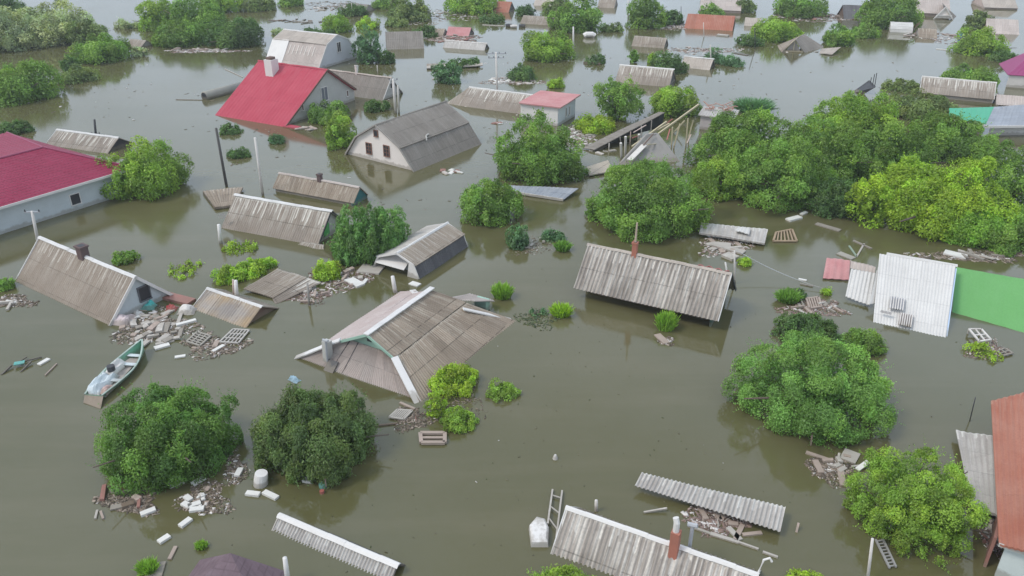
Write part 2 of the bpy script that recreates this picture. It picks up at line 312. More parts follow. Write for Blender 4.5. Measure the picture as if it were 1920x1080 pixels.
def fit(cx,cy,rx,ry,cut,flat):
    s=S(cy+ry*.3); Rr=rx/s; h=ry/s; dl=math.atan2(CH,np.linalg.norm(P(cx,cy)[:2])); sn,cs_=math.sin(dl),math.cos(dl)
    up=lambda c:math.sqrt((Rr*sn)**2+(c*cs_)**2); dn=lambda c:Rr*math.sqrt(max(0,1-min(1,cut)**2))*sn+cut*c*cs_
    lo,hi=.3*Rr,2.2*Rr
    for _ in range(24):
        c=(lo+hi)/2
        if up(c)+dn(c)<2*h*.91: lo=c
        else: hi=c
    if flat: c=flat*Rr
    p=P(cx,cy-ry+up(c)*s*1.13,cut*c); p[2]=0
    return Rr,c,cut*c,s,p
def crown(o,cx,cy,rx,ry,col,rng,vert=0.,cs=.27,flat=None,lean=0,cut=.32,dens=1.,open_=.06,bill=.27):
    Rr,c,zc,s,_=fit(cx,cy,rx,ry,cut,flat); leaf=min(.6,max(.09,2.05/(.533*s))); K=int(min(150,max(12,3.1/(cs*cs))))
    i=np.arange(K)+.5; ph=math.pi*(1+5**.5)*i+rng.uniform(0,6); zz=1-2*i/K*(1. if cut<1 else 1.); zz=np.clip(zz,-1,1); d=np.stack([np.cos(ph)*np.sqrt(1-zz**2),np.sin(ph)*np.sqrt(1-zz**2),zz],1)+rng.normal(size=(K,3))*.12; d=nrmz(d)
    k1=rng.normal(size=(4,3))*2.2; pp=rng.uniform(0,6,4); lump=sum(np.sin(d@k1[j]+pp[j]) for j in range(4))/4
    taper=1-.22*np.clip(d[:,2],0,1)*0; nb=9 if rx>40 else 6; dj=nrmz(rng.normal(size=(nb,3))+np.array([0,0,.25])); bl=np.exp(-((np.arccos(np.clip(d@dj.T,-1,1))/.48)**2)).max(1); rad=(.97-bill)+bill*bl+.12*lump+rng.uniform(-.09,.09,K); cc=d*rad[:,None]*np.array([Rr,Rr,c])*(1-cs*.55)
    cc[:,2]+=zc; keep=cc[:,2]>-cs*Rr*.5; cc=cc[keep]; d=d[keep]; K=len(cc)
    if open_>0: kk=rng.uniform(size=K)>open_; cc=cc[kk]; d=d[kk]; K=len(cc)
    rc=cs*Rr*rng.uniform(.5,1.45,K); n=np.maximum(10,(dens*9.*rc**2/(leaf**2*.55)).astype(int)); idx=np.repeat(np.arange(K),n); N=len(idx)
    dd=nrmz(rng.normal(size=(N,3))+d[idx]*.9+np.array([0,0,.35])); st=rng.uniform(.6,1.4,(K,3))[idx]*np.array([1,1,1+vert*.9]); pos=cc[idx]+dd*rc[idx][:,None]*(rng.uniform(.45,1.08,N)**.6)[:,None]*st
    nor=nrmz(dd*.8+rng.normal(size=(N,3))*.55+np.array([0,0,.35])); base=np.array(col)
    clump=rng.uniform(.62,1.35,K); ye=rng.uniform(0,1,K)
    tint=base*(clump[idx]*rng.uniform(.75,1.25,N))[:,None]; tint*=1+np.stack([ye[idx]*.28,ye[idx]*.08,ye[idx]*-.1],1)
    size=leaf*rng.uniform(.65,1.3,N)
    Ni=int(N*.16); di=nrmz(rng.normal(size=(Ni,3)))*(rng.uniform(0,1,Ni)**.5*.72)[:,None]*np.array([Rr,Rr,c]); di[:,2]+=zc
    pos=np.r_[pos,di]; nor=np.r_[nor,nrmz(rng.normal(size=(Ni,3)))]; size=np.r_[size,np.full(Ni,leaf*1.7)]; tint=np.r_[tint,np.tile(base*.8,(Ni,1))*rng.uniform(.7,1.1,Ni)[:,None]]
    # young shoots sticking out of the clumps
    Ks=int(K*4.5); ci=rng.integers(0,K,Ks); sdir=nrmz(d[ci]*.8+rng.normal(size=(Ks,3))*.45+np.array([0,0,.55+vert])); s0=cc[ci]+sdir*(rc[ci]*.62)[:,None]; ln=Rr*rng.uniform(.05,.22,Ks)*(1+.5*vert); m_=int(min(16,max(5,Rr*.14/leaf*3))); tt=np.tile(np.linspace(.0,1,m_),Ks); si=np.repeat(np.arange(Ks),m_)
    spos=s0[si]+sdir[si]*(ln[si]*tt)[:,None]+rng.normal(size=(Ks*m_,3))*leaf*(.7-.45*tt)[:,None]; pos=np.r_[pos,spos]; nor=np.r_[nor,nrmz(rng.normal(size=(Ks*m_,3))+np.array([0,0,.5]))]; size=np.r_[size,leaf*rng.uniform(.55,.95,Ks*m_)]; tint=np.r_[tint,base*(clump[ci]*1.12)[si][:,None]*rng.uniform(.85,1.25,Ks*m_)[:,None]]
    ok=pos[:,2]>.01; pos,nor,size,tint=pos[ok],nor[ok],size[ok],tint[ok]; pos[:,0]+=pos[:,2]*lean
    leaf_mesh('crown',pos,nor,size,tint,o,rng,vert); return Rr,c,zc
def T(cx,cy,rx,ry,col,label,name='leafy_tree',cat='tree',group=None,vert=0.,cs=.27,trunk=True,seed=None,**kw):
    NP[0]+=1; rng=np.random.default_rng(seed or 100+NP[0]); col=GREENS.get(col,col) if isinstance(col,str) else col
    Rr,c,zc,s,p=fit(cx,cy,rx,ry,kw.get('cut',.32),kw.get('flat')); o=empty(name,p,0,label,cat,group)
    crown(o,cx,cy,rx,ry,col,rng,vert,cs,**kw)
    if trunk:
        mb=MB(); r=max(.07,Rr*.055); top=(rng.uniform(-.1,.1)*Rr,rng.uniform(-.1,.1)*Rr,zc+.15*c); mb.tube([(0,0,-.6),(top[0]*.3,top[1]*.3,zc*.4),top],r,7,r*.6)
        for k in range(5):
            a=rng.uniform(0,6.3); q_=.6 if k<3 else 1.08; e=(math.cos(a)*Rr*q_,math.sin(a)*Rr*q_,zc+rng.uniform(.0,.6)*c); mb.tube([(top[0]*.4,top[1]*.4,zc*.3+.1*k*c*.3),((e[0]+top[0])/2.2,(e[1]+top[1])/2.2,(e[2]+zc*.4)/2+.1),e],r*.5,5,r*.15)
        mb.build('trunk',BARK,o,smooth=True)
    return o
def tuft(cx,cy,rx,ry,col,label,name='grass_tuft',cat='grass',n=None,group=None,seed=None,wid=1.):
    NP[0]+=1; rng=np.random.default_rng(seed or 300+NP[0]); col=GREENS.get(col,col) if isinstance(col,str) else col
    s=S(cy); p=P(cx,cy+ry*.55); p[2]=0; Rr=rx/s; h=max(.3,1.45*ry/s); n=n or int(rx*ry*.9+120)
    a=rng.uniform(0,6.283,n); r=np.sqrt(rng.uniform(0,1,n))*Rr*.6; base=np.stack([np.cos(a)*r,np.sin(a)*r*.8,np.zeros(n)],1)
    out=nrmz(np.stack([np.cos(a),np.sin(a),np.zeros(n)],1)+rng.normal(size=(n,3))*.5); out[:,2]=0; hh=h*rng.uniform(.4,1.,n)*(1-.45*(r/Rr)); sp=(r/Rr*.55+.12)*Rr*rng.uniform(.3,1.2,n)
    mid=base+out*(sp*.4)[:,None]; mid[:,2]=hh*.62; tip=base+out*sp[:,None]; tip[:,2]=hh*rng.uniform(.8,1.05,n)
    wd=np.cross(nrmz(mid-base+1e-6),rng.normal(size=(n,3))); wd=nrmz(wd)*max(.035,.95/(.533*s))*wid*.6
    V=np.stack([base-wd*.6,base+wd*.6,mid+wd,tip,mid-wd],1).reshape(-1,3); i=np.arange(n)[:,None]*5; F=(i+np.array([[0,1,2,4]])); F2=i+np.array([[4,2,3,3]])
    F=np.r_[F]; tint=np.repeat(np.array(col)*rng.uniform(.6,1.4,n)[:,None],5,0)
    V2=np.stack([mid-wd,mid+wd,tip+wd*.25,tip-wd*.25],1).reshape(-1,3); F2=np.arange(n*4).reshape(-1,4)+len(V)
    o=empty(name,p,0,label,cat,group); np_mesh('blades',np.r_[V,V2],np.r_[F,F2],np.r_[tint,np.repeat(tint[::5]*1.15,4,0)],LEAF,o); return o
# ---------------------------------------------------------------- floating things
def plank(a,b,w,mat,label,z=.04,h=.08,name='plank',cat='plank',group=None,lift=0.,za=0.,zb=0.):
    if mat is WHITE or name.startswith('foam'): mat=FOAM
    A=P(*a);B=P(*b); A[2]=z+za;B[2]=z+zb+lift; c=(A+B)/2; o=MB().bar(A,B,w,h).build(name,mat,loc=(c[0],c[1],0)); return tag(o,label,cat,group)
def pole(base,tops,r,mat,label,name='utility_pole',cat='pole',r2=None,arms=(),below=.5,group=None,mats2=None):
    b=P(*base); t=above(b,tops); u=(t-b); ax=u/np.linalg.norm(u)
    o=empty(name,b,0,label,cat,group); mb=MB().tube([-ax*below,u*.5,u],r,8,r2 or r*.8); mb.build('post',mat,o,smooth=True)
    for (f,wd,kind) in arms:
        c=u*f; a=MB().bar(c+np.array([-wd/2,0,0]),c+np.array([wd/2,0,.02]),.09,.1); a.build('crossarm',STEEL if mats2 is None else mats2,o)
        for k in ((-.45,.45) if wd<1.5 else (-.45,-.15,.15,.45)):
            MB().tube([c+np.array([k*wd,0,.05]),c+np.array([k*wd,0,.22])],.06,6,.04).build('insulator',WHITE if kind else BLKM,o)
    return o
CG=0
def scatter(n,cx,cy,rx,ry,what,label,group,seed,mats,size=(.25,.8),wid=(.12,.3),cat='scrap',name='floating_scrap',hh=(.05,.16)):
    rg=random.Random(seed); mats=[FOAM if q is WHITE else FOAM2 if (q is OFFW and what=='block') else q for q in mats]
    for i in range(n):
        a=rg.uniform(0,6.28); q=math.sqrt(rg.random()); x=cx+math.cos(a)*rx*q; y=cy+math.sin(a)*ry*q; p=P(x,y); l=rg.uniform(*size); wd=min(l,rg.uniform(*wid)); h=rg.uniform(*hh)
        mb=MB()
        if what=='block':
            mb.box((0,0,0),(l,wd,h)); mb.box((l*.12*rg.choice((-1,1)),0,h*.5+.01),(l*.5,wd*.8,h*.25),rz=rg.uniform(-.2,.2))
        elif what=='board':
            k=rg.uniform(.0,.25); mb.prism([(-l/2,-wd/2,0),(l/2,-wd/2+k*wd,0),(l/2-k*l*.3,wd/2,0),(-l/2+k*l*.2,wd/2-k*wd*.3,0)],(0,0,h))
        elif what=='stick':
            mb.tube([(-l/2,0,0),(0,rg.uniform(-.1,.1)*l,.03),(l/2,0,.02)],wd*.3,5,wd*.15)
        elif what=='can':
            mb.tube([(-l/2,0,0),(-l*.42,0,0),(l*.42,0,0),(l/2,0,0)],wd*.5,8)
        o=mb.build(name,rg.choice(mats),smooth=False); o.location=(p[0],p[1],h*.1+.02); o.rotation_euler=(rg.uniform(-.15,.15),rg.uniform(-.15,.15),rg.uniform(0,3.14)); tag(o,label,cat,group)
def litter(cx,cy,rx,ry,n,label,seed,cols=((.16,.12,.09),(.22,.17,.13),(.32,.26,.21),(.10,.08,.06)),size=(.06,.4),name='floating_litter',shape=None,pale=.12):
    n=int(n*1.7); size=(size[0]*.8,size[1]*.72); pale*=.75; rng=np.random.default_rng(seed); a=rng.uniform(0,6.283,n); q=rng.uniform(0,1,n)**.62; lump=1+.25*np.sin(a*3+seed)+.15*np.sin(a*5+seed*2); xs=cx+np.cos(a)*rx*q*lump; ys=cy+np.sin(a)*ry*q*lump
    o0=P(cx,cy); V=[];F=[];Tn=[]; cl=np.array(cols)
    for i in range(n):
        p=P(xs[i],ys[i])-o0; l=rng.uniform(*size)*(1 if rng.random()>.12 else 1.8); wdt=l*rng.uniform(.08,.45); an=rng.uniform(0,3.14); ux=np.array([math.cos(an),math.sin(an),rng.uniform(-.04,.04)])*l/2; uy=np.array([-math.sin(an),math.cos(an),rng.uniform(-.05,.05)])*wdt/2; h=np.array([0,0,rng.uniform(.01,.04)])
        p=p+np.array([0,0,-.015+rng.uniform(0,.03)]); b=len(V); V+=[p-ux-uy,p+ux-uy,p+ux+uy,p-ux+uy,p-ux-uy+h,p+ux-uy+h,p+ux+uy+h,p-ux+uy+h]; F+=[(b+4,b+5,b+6,b+7),(b,b+1,b+5,b+4),(b+1,b+2,b+6,b+5),(b+2,b+3,b+7,b+6),(b+3,b,b+4,b+7)]
        c=cl[rng.integers(len(cl))]*rng.uniform(.7,1.3)
        if rng.random()<pale: c=np.array((.62,.58,.55))*rng.uniform(.8,1.2)
        Tn+=[c]*8
    o=np_mesh(name,np.array(V),np.array(F),np.array(Tn),TINT,None,tuple(o0)); return tag(o,label,'litter',kind='stuff')
# ================================================================ water
mb=MB(); mb.add([(-2500,-300,0),(2500,-300,0),(2500,4000,0),(-2500,4000,0)],[(0,1,2,3)]); tag(mb.build('water',WATER),kind='structure')
# ---------------------------------------------------------------- light haze in the air
hz=MB().box((0,110,13.5),(700,330,29)).build('haze',NT('haze_air').m); hm=hz.data.materials[0]; ht=hm.node_tree; ht.nodes.remove(ht.nodes['Principled BSDF']); hv=ht.nodes.new('ShaderNodeVolumePrincipled'); hv.inputs['Density'].default_value=.00045; hv.inputs['Color'].default_value=(.9,.95,1,1); hv.inputs['Anisotropy'].default_value=.1
ht.links.new(hv.outputs[0],ht.nodes['Material Output'].inputs['Volume']); hz['kind']='stuff'
# ================================================================ houses
# big magenta hipped roof, left edge
f=House('house','long white walled house in bluish shade with magenta tiled hip roof at left edge','house',(0,440),(200,376))
x0,x1,W,ze,zr=-13.,11.3,12.5,2.35,4.15
f.put('wall',MB().box(((x0+10.26)/2,.0+.06,(ze-.7)/2),(10.26-x0,.12,ze+.9-.2)),BLUEW)  # bluish tone puts the shade on this white wall into its colour
f.put('wall',MB().box((10.2,9.5,(ze-.7)/2),(.12,18.8,ze+.9-.2)),BLUEW)
ym,xm=W*.46,7.6
mb=MB(); sheet(mb,(x0,ym,zr),(xm,ym,zr),(x1+.5,-.5,ze),(x0,-.5,ze),.35,.018,.06,.0,nv=16); f.put('roof_slope',mb,M['magenta_roof'])
mb=MB(); sheet(mb,(xm,ym,zr),(x0,ym,zr),(x0,19.5,2.5),(10.6,19.5,2.4),.35,.018,.06,.0,nv=16); f.put('roof_slope',mb,M['magenta_roof'])
mb=MB(); mb.prism([(xm,ym,zr),(x1+.5,-.5,ze),(10.6,19.5,2.4)],(0,0,-.06),uvs=[(0,0),(3,5),(9,5)]); f.put('roof_slope',mb,M['magenta_roof'])
mb=MB().tube([(x0,ym,zr+.03),(xm,ym,zr+.03),(x1+.5,-.5,ze+.04)],.09,6); mb.tube([(xm,ym,zr+.03),(10.6,19.5,2.44)],.07,6); f.put('ridge_cap',mb,paint((.30,.05,.11),.5,.1,'magenta_cap'))
f.put('fascia',MB().box(((x0+x1)/2+.2,-.54,ze-.1),(x1-x0+.6,.06,.2)),WHITE)
f.put('soffit',MB().box(((x0+x1)/2,-.28,ze-.17),(x1-x0,.46,.04)),WHITE)
c=f.hy((141,373),-.0); f.window('y',-.0,(c[0],c[2]),.85,.95,bars=(0,0),sgn=-1)
# grey slate roof with white gable, left
f=House('flooded_house','brown slate roof with white trim, brick chimney and pale blue gable at left','house',(30,527),(206,611))
pr=[(0,0),(2.4,2.5),(4.8,0)]; f.slopes(pr,[M['slate_streak2'],M['slate']],pitch=.2,amp=.02); f.gable(f.L-.35,pr,BLUEW); f.gable(.3,pr,BLUEW); f.ridge(2.4,2.5,CAP); 
f.barge(-.03,pr,WHITE,.12); f.barge(f.L+.03,pr,WHITE,.2)
f.chimney((158,484),2.4,.62,.85,DBRICK,wy=.55); c=f.hx((270,549),f.L-.22); f.window('x',f.L-.22,(c[1],max(.55,c[2])),.8,1.0,bars=(0,0),frame=paint((.12,.12,.13)),name='hatch_opening')
# small rusty shed roof
f=House('shed','small shed roof half grey half rust orange beside the debris','shed',(361,578),(462,614))
pr=[(-.15,-.05),(1.45,.85),(2.9,.0)]; f.slopes(pr,[M['rusty'],M['slate']],pitch=.22,amp=.025); f.ridge(1.45,.85,CAP,w=.26); f.gable(f.L-.3,pr,BRN); f.barge(-.02,pr,WHITE,.08); f.root['label']='small low shed roof, left half grey and right half rusty orange'
# streaked roof
f=House('flooded_house','slate roof with long white drip streaks and green square on its gable','house',(415,427),(594,461))
pr=[(0,0),(2.2,2.1),(4.4,0)]; f.slopes(pr,[M['slate_streak'],M['slate']],pitch=.2,amp=.02,x0=0,x1=f.L+.1); f.gable(f.L-.25,pr,PLAST); f.ridge(2.2,2.1,CAP,x1=f.L+.2); f.barge(f.L+.12,pr,BLKM,.14)
c=f.hx((616,427),f.L-.1); f.put('board',MB().box((f.L-.08,1.55,.72),(.06,.75,.95)),GREEN)
mb=MB(); sheet(mb,(f.L-1.4,.1,.12),(f.L+.6,.1,.16),(f.L+1.1,-.75,-.12),(f.L-1.6,-.75,-.1),.2,.02); f.put('roof_slope',mb,M['slate'])
# low roof with teal gable
f=House('flooded_house','low brown roof with dark chimney and teal gable end','house',(511,353),(660,381),z=.3)
pr=[(0,.3),(1.15,1.4),(2.3,.3)]; f.slopes(pr,M['slate_mud'],pitch=.2,amp=.02,x1=f.L+.15); f.gable(f.L-.1,pr,TEAL); f.ridge(1.15,1.4,M['slate_brown'],w=.28); f.chimney((600,338),1.15,.36,.5,DBRICK); f.put('wall',MB().box((f.L/2,.2,-.1),(f.L-.4,.12,.9)),GREYW)
# gambrel house, centre
f=House('gambrel_house','grey mansard roof house with cream gable and three dark windows','house',(778,322),(903,270))
pr=[(0,0),(1.75,2.12),(4.7,3.85),(7.6,2.15),(9.3,0)]; f.slopes(pr,[M['slate_grey']]*4,pitch=.22,amp=.015,x0=-.15,x1=f.L); f.gable(.12,pr,CREAM); f.gable(f.L-.4,pr,PLAST)
f.barge(-.17,pr,GREYW,.14); f.ridge(4.7,3.85,M['slate_grey'],w=.28)
for px,w_,h_,b in (((705,250),.5,.62,(0,0)),((692,278),.72,1.1,(1,2)),((725,283),.72,1.1,(1,2))): c=f.hx(px,.1); f.window('x',.1,(c[1],c[2]),w_,h_,bars=b,sgn=-1,frame=paint((.25,.13,.09),.8,.3,'brown_window_frame'),ft=.06)
mb=MB().tube([(3.6,1.5,1.9),(3.9,1.75,2.3),(4.3,1.8,2.35)],.09,6); f.put('pipe',mb,CONC)
# red roofed house
f=House('red_roof_house','big red metal roof house with white chimney and grey rendered gable','house',(403,216),(532,238))
hL=f.L; pr=[(0,0),(8.3,4.78),(13.3,1.35)]; f.slopes(pr,M['red_roof'],pitch=.5,amp=.015,thick=.12,sag=0,x1=hL+.25,drop=True); f.gable(hL-.25,pr,PLAST,low=-.7,inset=.14); f.gable(.3,pr,PLAST,inset=.14); f.barge(hL+.27,pr,BRN,.2,.05)
f.put('wall',MB().box((hL/2,13.1,.3),(hL-.6,.12,2.0)),PLAST)
f.ridge(8.3,4.8,M['red_roof'],w=.3,x1=hL+.25); f.put('roof_edge',MB().box((hL+.9,.35,.05),(1.9,.8,.16),ry=0),M['red_roof'])
p=f.hy((513,152),6.9); mb=MB().box((p[0],6.9,4.55),(1.15,1.2,2.0)); ch=f.put('chimney',mb,WHITE); f.put('chimney_cap',MB().box((p[0],6.9,5.68),(.75,.8,.3)),BRN,parent=ch)
for px,w_,h_,b,pn in (((608,176),1.15,1.6,(1,0),STEEL),((567,201),.35,.75,(0,0),BRN),((651,175),.4,.7,(0,0),BRN)): c=f.hx(px,hL-.11); f.window('x',hL-.11,(c[1],c[2]),w_,h_,bars=b,pane=pn if pn is BRN else paint((.16,.17,.2),.3,.2,'window_glass'))
# gambrel house behind
f=House('gambrel_house','brown gambrel roof house with white corner panel behind the red roof','house',(497,118),(603,129),yaw=-27)
pr=[(0,0),(2.5,3.15),(5.0,4.1),(7.5,3.1),(9.9,0)]; f.slopes(pr,[M['slate_brown'],M['beige'],M['slate'],M['slate']],pitch=.25,amp=.02); f.gable(f.L-.15,pr,paint((.56,.57,.6),.8,.15,'grey_white_plaster')); f.barge(f.L+.02,pr,WHITE,.2); f.ridge(5.,4.1,CAP)
f.barge(0,pr,WHITE,.1)
mb=MB(); sheet(mb,(-.1,2.44,3.22),(3.1,2.44,3.22),(3.1,-.3,-.3),(-.1,-.3,-.3),.9,.01); f.put('white_panel',mb,WHITE)
c=f.hx((635,88),f.L-.02); f.window('x',f.L-.02,(c[1],c[2]),.85,1.4,bars=(1,0)); 
mb=MB()
for k in range(7): mb.box((3.7+k*.75,1.6,2.12),(.07,1.5,.04),rx=math.atan2(3.15,2.5))
f.put('roof_batten',mb,paint((.8,.76,.7),.8,.1,'pale_batten'))
# grey gable shed behind red house
f=House('shed','grey shed roof with small gable window right behind the red roof','shed',(600,172),(713,176),yaw=-27)
pr=[(0,0.05),(2.1,2.45),(4.4,0.05)]; f.L=10.0; f.slopes(pr,M['slate_grey'],pitch=.25,amp=.02); f.gable(f.L-.3,pr,PLAST); f.ridge(2.1,2.45,M['beige']); c=f.hx((727,157),f.L-.18); f.window('x',f.L-.18,(2.1,1.4),.45,.7,bars=(0,0)); f.barge(f.L,pr,WHITE,.12); f.chimney((668,131),2.1,.28,.5,OFFW)
# roof beside dark tree
f=House('flooded_house','weathered grey gable roof right of the dark tree at top','house',(724,93),(790,82),z=0,yaw=8)
pr=[(0,0),(3.2,2.2),(6.4,0)]; f.L+=.3; f.slopes(pr,M['slate_grey'],pitch=.3,amp=.02); f.gable(f.L-.2,pr,GREYW); f.gable(.1,pr,GREYW)
# roof right of gambrel
f=House('flooded_house','long grey slate roof beside the small white hut','house',(845,196),(978,233),yaw=-27)
pr=[(0,0),(2.6,1.75),(5.2,0)]; f.slopes(pr,[M['slate_streak'],M['slate']],pitch=.25,amp=.02,x0=1.2,x1=f.L); f.gable(f.L-.2,pr,GREYW); f.gable(1.3,pr,GREYW); f.ridge(2.6,1.75,CAP,x0=1.2,w=.25)
mb=MB(); mb.prism([(1.2,2.6,1.75),(-1.2,2.6,-.1),(-1.,0,-.1),(1.2,0,0)],(0,0,-.06)); f.put('roof_slope',mb,M['slate'])
# white hut with single pitch red roof
f=House('hut','small white hut with dull red single pitch roof and narrow window','hut',(1046,236),(1084,214),yaw=62)
W=4.7; hh=2.15; X=4.6
f.put('wall',MB().box((-.05,W/2,hh/2-.3),(.12,W,hh+.55)),WHITE); f.put('wall',MB().box((X/2,-.0,hh/2-.3),(X,.12,hh+.5)),paint((.62,.66,.7),.8,.15,'shaded_white_plaster')); f.put('wall',MB().box((X,W/2,hh/2-.3),(.12,W-.13,hh+.45)),WHITE); f.put('wall',MB().box((X/2,W,hh/2-.3),(X-.13,.12,hh+.45)),WHITE)  # right wall's bluer white is painted shade on the same white plaster
mb=MB(); sheet(mb,(-.4,-.45,hh+.12),(X+.6,-.45,hh+.3),(X+.6,W+.1,hh+.2),(-.4,W+.1,hh+.05),.6,.012,.14); f.put('roof_slope',mb,M['pink_roof'])
for px in ((1061,210),(1067,207)): c=f.hy(px,-.06); f.window('y',-.06,(c[0],c[2]),.28,1.0,bars=(0,0),sgn=-1)
# gambrel shed centre
f=House('gambrel_shed','barn shaped shed with white gable front and dark lower side','shed',(787,523),(877,463))
pr=[(0,.05),(.4,1.05),(1.85,1.62),(3.6,.95),(4.1,-.05)]; f.slopes(pr,[M['slate_dark'],M['slate'],M['slate_light'],M['slate_light']],pitch=.2,amp=.018,x0=-.1)  # dark slate on the near lower slope carries its shade as colour
f.gable(.75,pr,paint((.6,.65,.7),.8,.15,'pale_blue_white_boards')); f.ridge(1.85,1.62,CAP,w=.26); f.barge(-.12,pr,WHITE,.14); f.barge(f.L,pr,WHITE,.06)
f.put('awning',MB().prism([(-.35,1.1,.55),(-.35,3.7,.55),(.75,3.4,.85),(.75,1.3,.85)],(0,0,.05)),WHITE); f.put('side_board',MB().prism([(-.13,.05,0),(-.13,.42,1.0),(-.13,.8,1.1),(-.13,1.0,.0)],(.05,0,0)),WHITE)
# centre dutch hip house
f=House('hip_roof_house','large half sunk hipped roof house in the middle with white hip caps and mint gable','house',(565,672),(778,748))
Lx,Wy,zr,rx_=8.33,10.15,2.3,4.25; y1,y2=1.5,7.6
gz=1.28; gl=(rx_*(gz/zr),y1,gz); gr=(Lx-(Lx-rx_)*(gz/zr),y1,gz)
dz=-.5
def ext(p,q,k=.25): return tuple(np.array(q)+(np.array(q)-np.array(p))*k)
R1=(rx_,y1,zr);R2=(rx_,y2,zr);FL=(0,0,0);FR=(Lx,0,0);BR=(Lx,Wy,0);BL=(0,Wy,0)
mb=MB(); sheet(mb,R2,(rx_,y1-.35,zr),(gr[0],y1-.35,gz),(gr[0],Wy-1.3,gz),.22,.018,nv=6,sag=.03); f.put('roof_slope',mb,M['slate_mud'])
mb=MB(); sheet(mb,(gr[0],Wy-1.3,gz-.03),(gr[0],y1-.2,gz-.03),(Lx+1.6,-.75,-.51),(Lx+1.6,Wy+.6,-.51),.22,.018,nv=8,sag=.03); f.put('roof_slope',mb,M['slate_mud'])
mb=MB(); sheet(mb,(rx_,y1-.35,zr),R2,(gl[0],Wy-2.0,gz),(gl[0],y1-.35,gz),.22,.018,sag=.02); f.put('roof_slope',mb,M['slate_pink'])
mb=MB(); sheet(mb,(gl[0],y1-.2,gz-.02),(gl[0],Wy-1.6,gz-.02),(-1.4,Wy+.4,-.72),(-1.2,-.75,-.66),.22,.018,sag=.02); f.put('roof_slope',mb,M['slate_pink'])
mb=MB(); sheet(mb,(gl[0]-.1,y1,gz+.03),(gr[0]+.1,y1,gz+.03),(Lx+.9,-.5,-.40),(-.9,-.5,-.40),.17,.035,nv=5); f.put('roof_slope',mb,M['slate_brown'])
mb=MB(); sheet(mb,(gr[0]-.6,Wy-1.4,gz),(gl[0]+.6,Wy-1.4,gz),(-.5,Wy+.4,-.4),(Lx+.5,Wy+.4,-.4),.2,.03); f.put('roof_slope',mb,M['slate_grey'])
f.put('gable_wall',MB().prism([(gl[0]-.05,y1+.05,gz-.1),(gr[0]+.05,y1+.05,gz-.1),(rx_,y1+.05,zr-.08)],(0,.1,0)),MINT)
mb=MB().bar((gl[0]-.15,y1-.38,gz-.03),(rx_,y1-.38,zr),.05,.16).bar((gr[0]+.15,y1-.38,gz-.03),(rx_,y1-.38,zr+.02),.05,.16); f.put('bargeboard',mb,MINT)
f.put('gable_window',MB().box((rx_-.1,y1,zr-.42),(.3,.12,.42)),DARK)
mb=MB(); mb.bar((gl[0]-.15,y1-.4,gz+.1),(-.55,-.15,-.12),.42,.08); f.put('hip_cap',mb,CAP)
mb=MB(); mb.bar((gr[0]+.1,y1-.35,gz+.12),(Lx+.35,-.2,-.05),.42,.08); f.put('hip_cap',mb,WHITE)
mb=MB(); mb.bar((gr[0]+.35,Wy-2.2,gz+.03),(Lx+.25,Wy+.1,.0),.3,.08); f.put('hip_cap',mb,WHITE)
mb=MB(); mb.bar((gl[0]+.3,Wy-2.1,gz+.1),(1.5,Wy-.9,.75),.4,.08); f.put('hip_cap',mb,WHITE)
# ridge cap runs along y
mb=MB()
for i in range(8): mb.box((rx_,y1-.4+(i+.5)*.83,zr+.05+.012*(i%2)),(.36,.86,.07))
f.put('ridge_cap',mb,CAP)
mb=MB(); sheet(mb,(5.1,Wy-1.5,1.45),(6.6,Wy-1.1,1.4),(6.9,Wy+.9,.55),(4.9,Wy+.9,.6),.2,.02); f.put('porch_roof',mb,M['slate_brown']); f.put('porch_wall',MB().box((6.2,Wy+.4,.3),(.9,.5,.9)),MINT)
mb=MB(); mb.box((1.75,.45,.75),(.42,.42,1.5),rx=-.06); o=f.put('chimney',mb,PLAST); f.put('flue',MB().tube([(1.95,.15,.2),(1.95,.2,1.7)],.07,7).tube([(1.75,.2,1.72),(2.15,.2,1.76)],.08,7),STEEL,parent=o); f.put('roof_opening',MB().box((2.35,-.02,.22),(.7,.75,.05),rx=.68),DARK)
mb=MB()
for a,b in (((3.3,1.45,gz+.06),(3.2,-.1,.02)),((2.7,1.45,gz+.06),(2.4,.2,.2))): mb.bar(a,b,.03,.03)
f.put('roof_crack',mb,BLKM)
# striped slate roof centre right
f=House('flooded_house','striped corrugated slate roof with thin brick chimney pipe and dark green gable','house',(1075,540),(1343,602),z=.8)
pr=[(0,.8),(2.35,3.1),(4.7,.8)]; f.slopes(pr,[M['slate_stripe'],M['slate']],pitch=.27,amp=.06,thick=.04,x1=f.L+.1); f.gable(f.L-.5,[(.5,1.28),(2.35,3.1),(4.2,1.28)],DGREEN); f.gable(.5,[(1.2,1.9),(2.35,3.1),(3.8,1.68)],DGREEN); f.ridge(2.35,3.1,M['beige'],w=.3)
f.put('wall',MB().box((f.L/2,1.35,0),(f.L-.8,.12,2.6)),BRN); f.put('wall',MB().box((f.L/2,4.3,0),(f.L-.8,.12,1.6)),GREYW); f.barge(f.L+.12,[(2.35,3.1),(4.7,.8)],BLKM,.16); f.barge(f.L+.12,pr[:2],CAP,.12)
p=f.chimney((1190,472),2.35,.32,.62,BRICK,dep=.5); f.put('flue',MB().tube([(p[0],2.35,p[2]+.5),(p[0]+.02,2.35,p[2]+2.1)],.085,7,.06),paint((.5,.4,.3),.8,.4,'rusty_pipe'))
mb=MB(); sheet(mb,(f.L-2.2,3.2,2.85),(f.L-.2,3.3,2.7),(f.L-.1,2.4,3.22),(f.L-2.1,2.4,3.22),.6,.06); f.put('loose_sheet',mb,RUSTP)
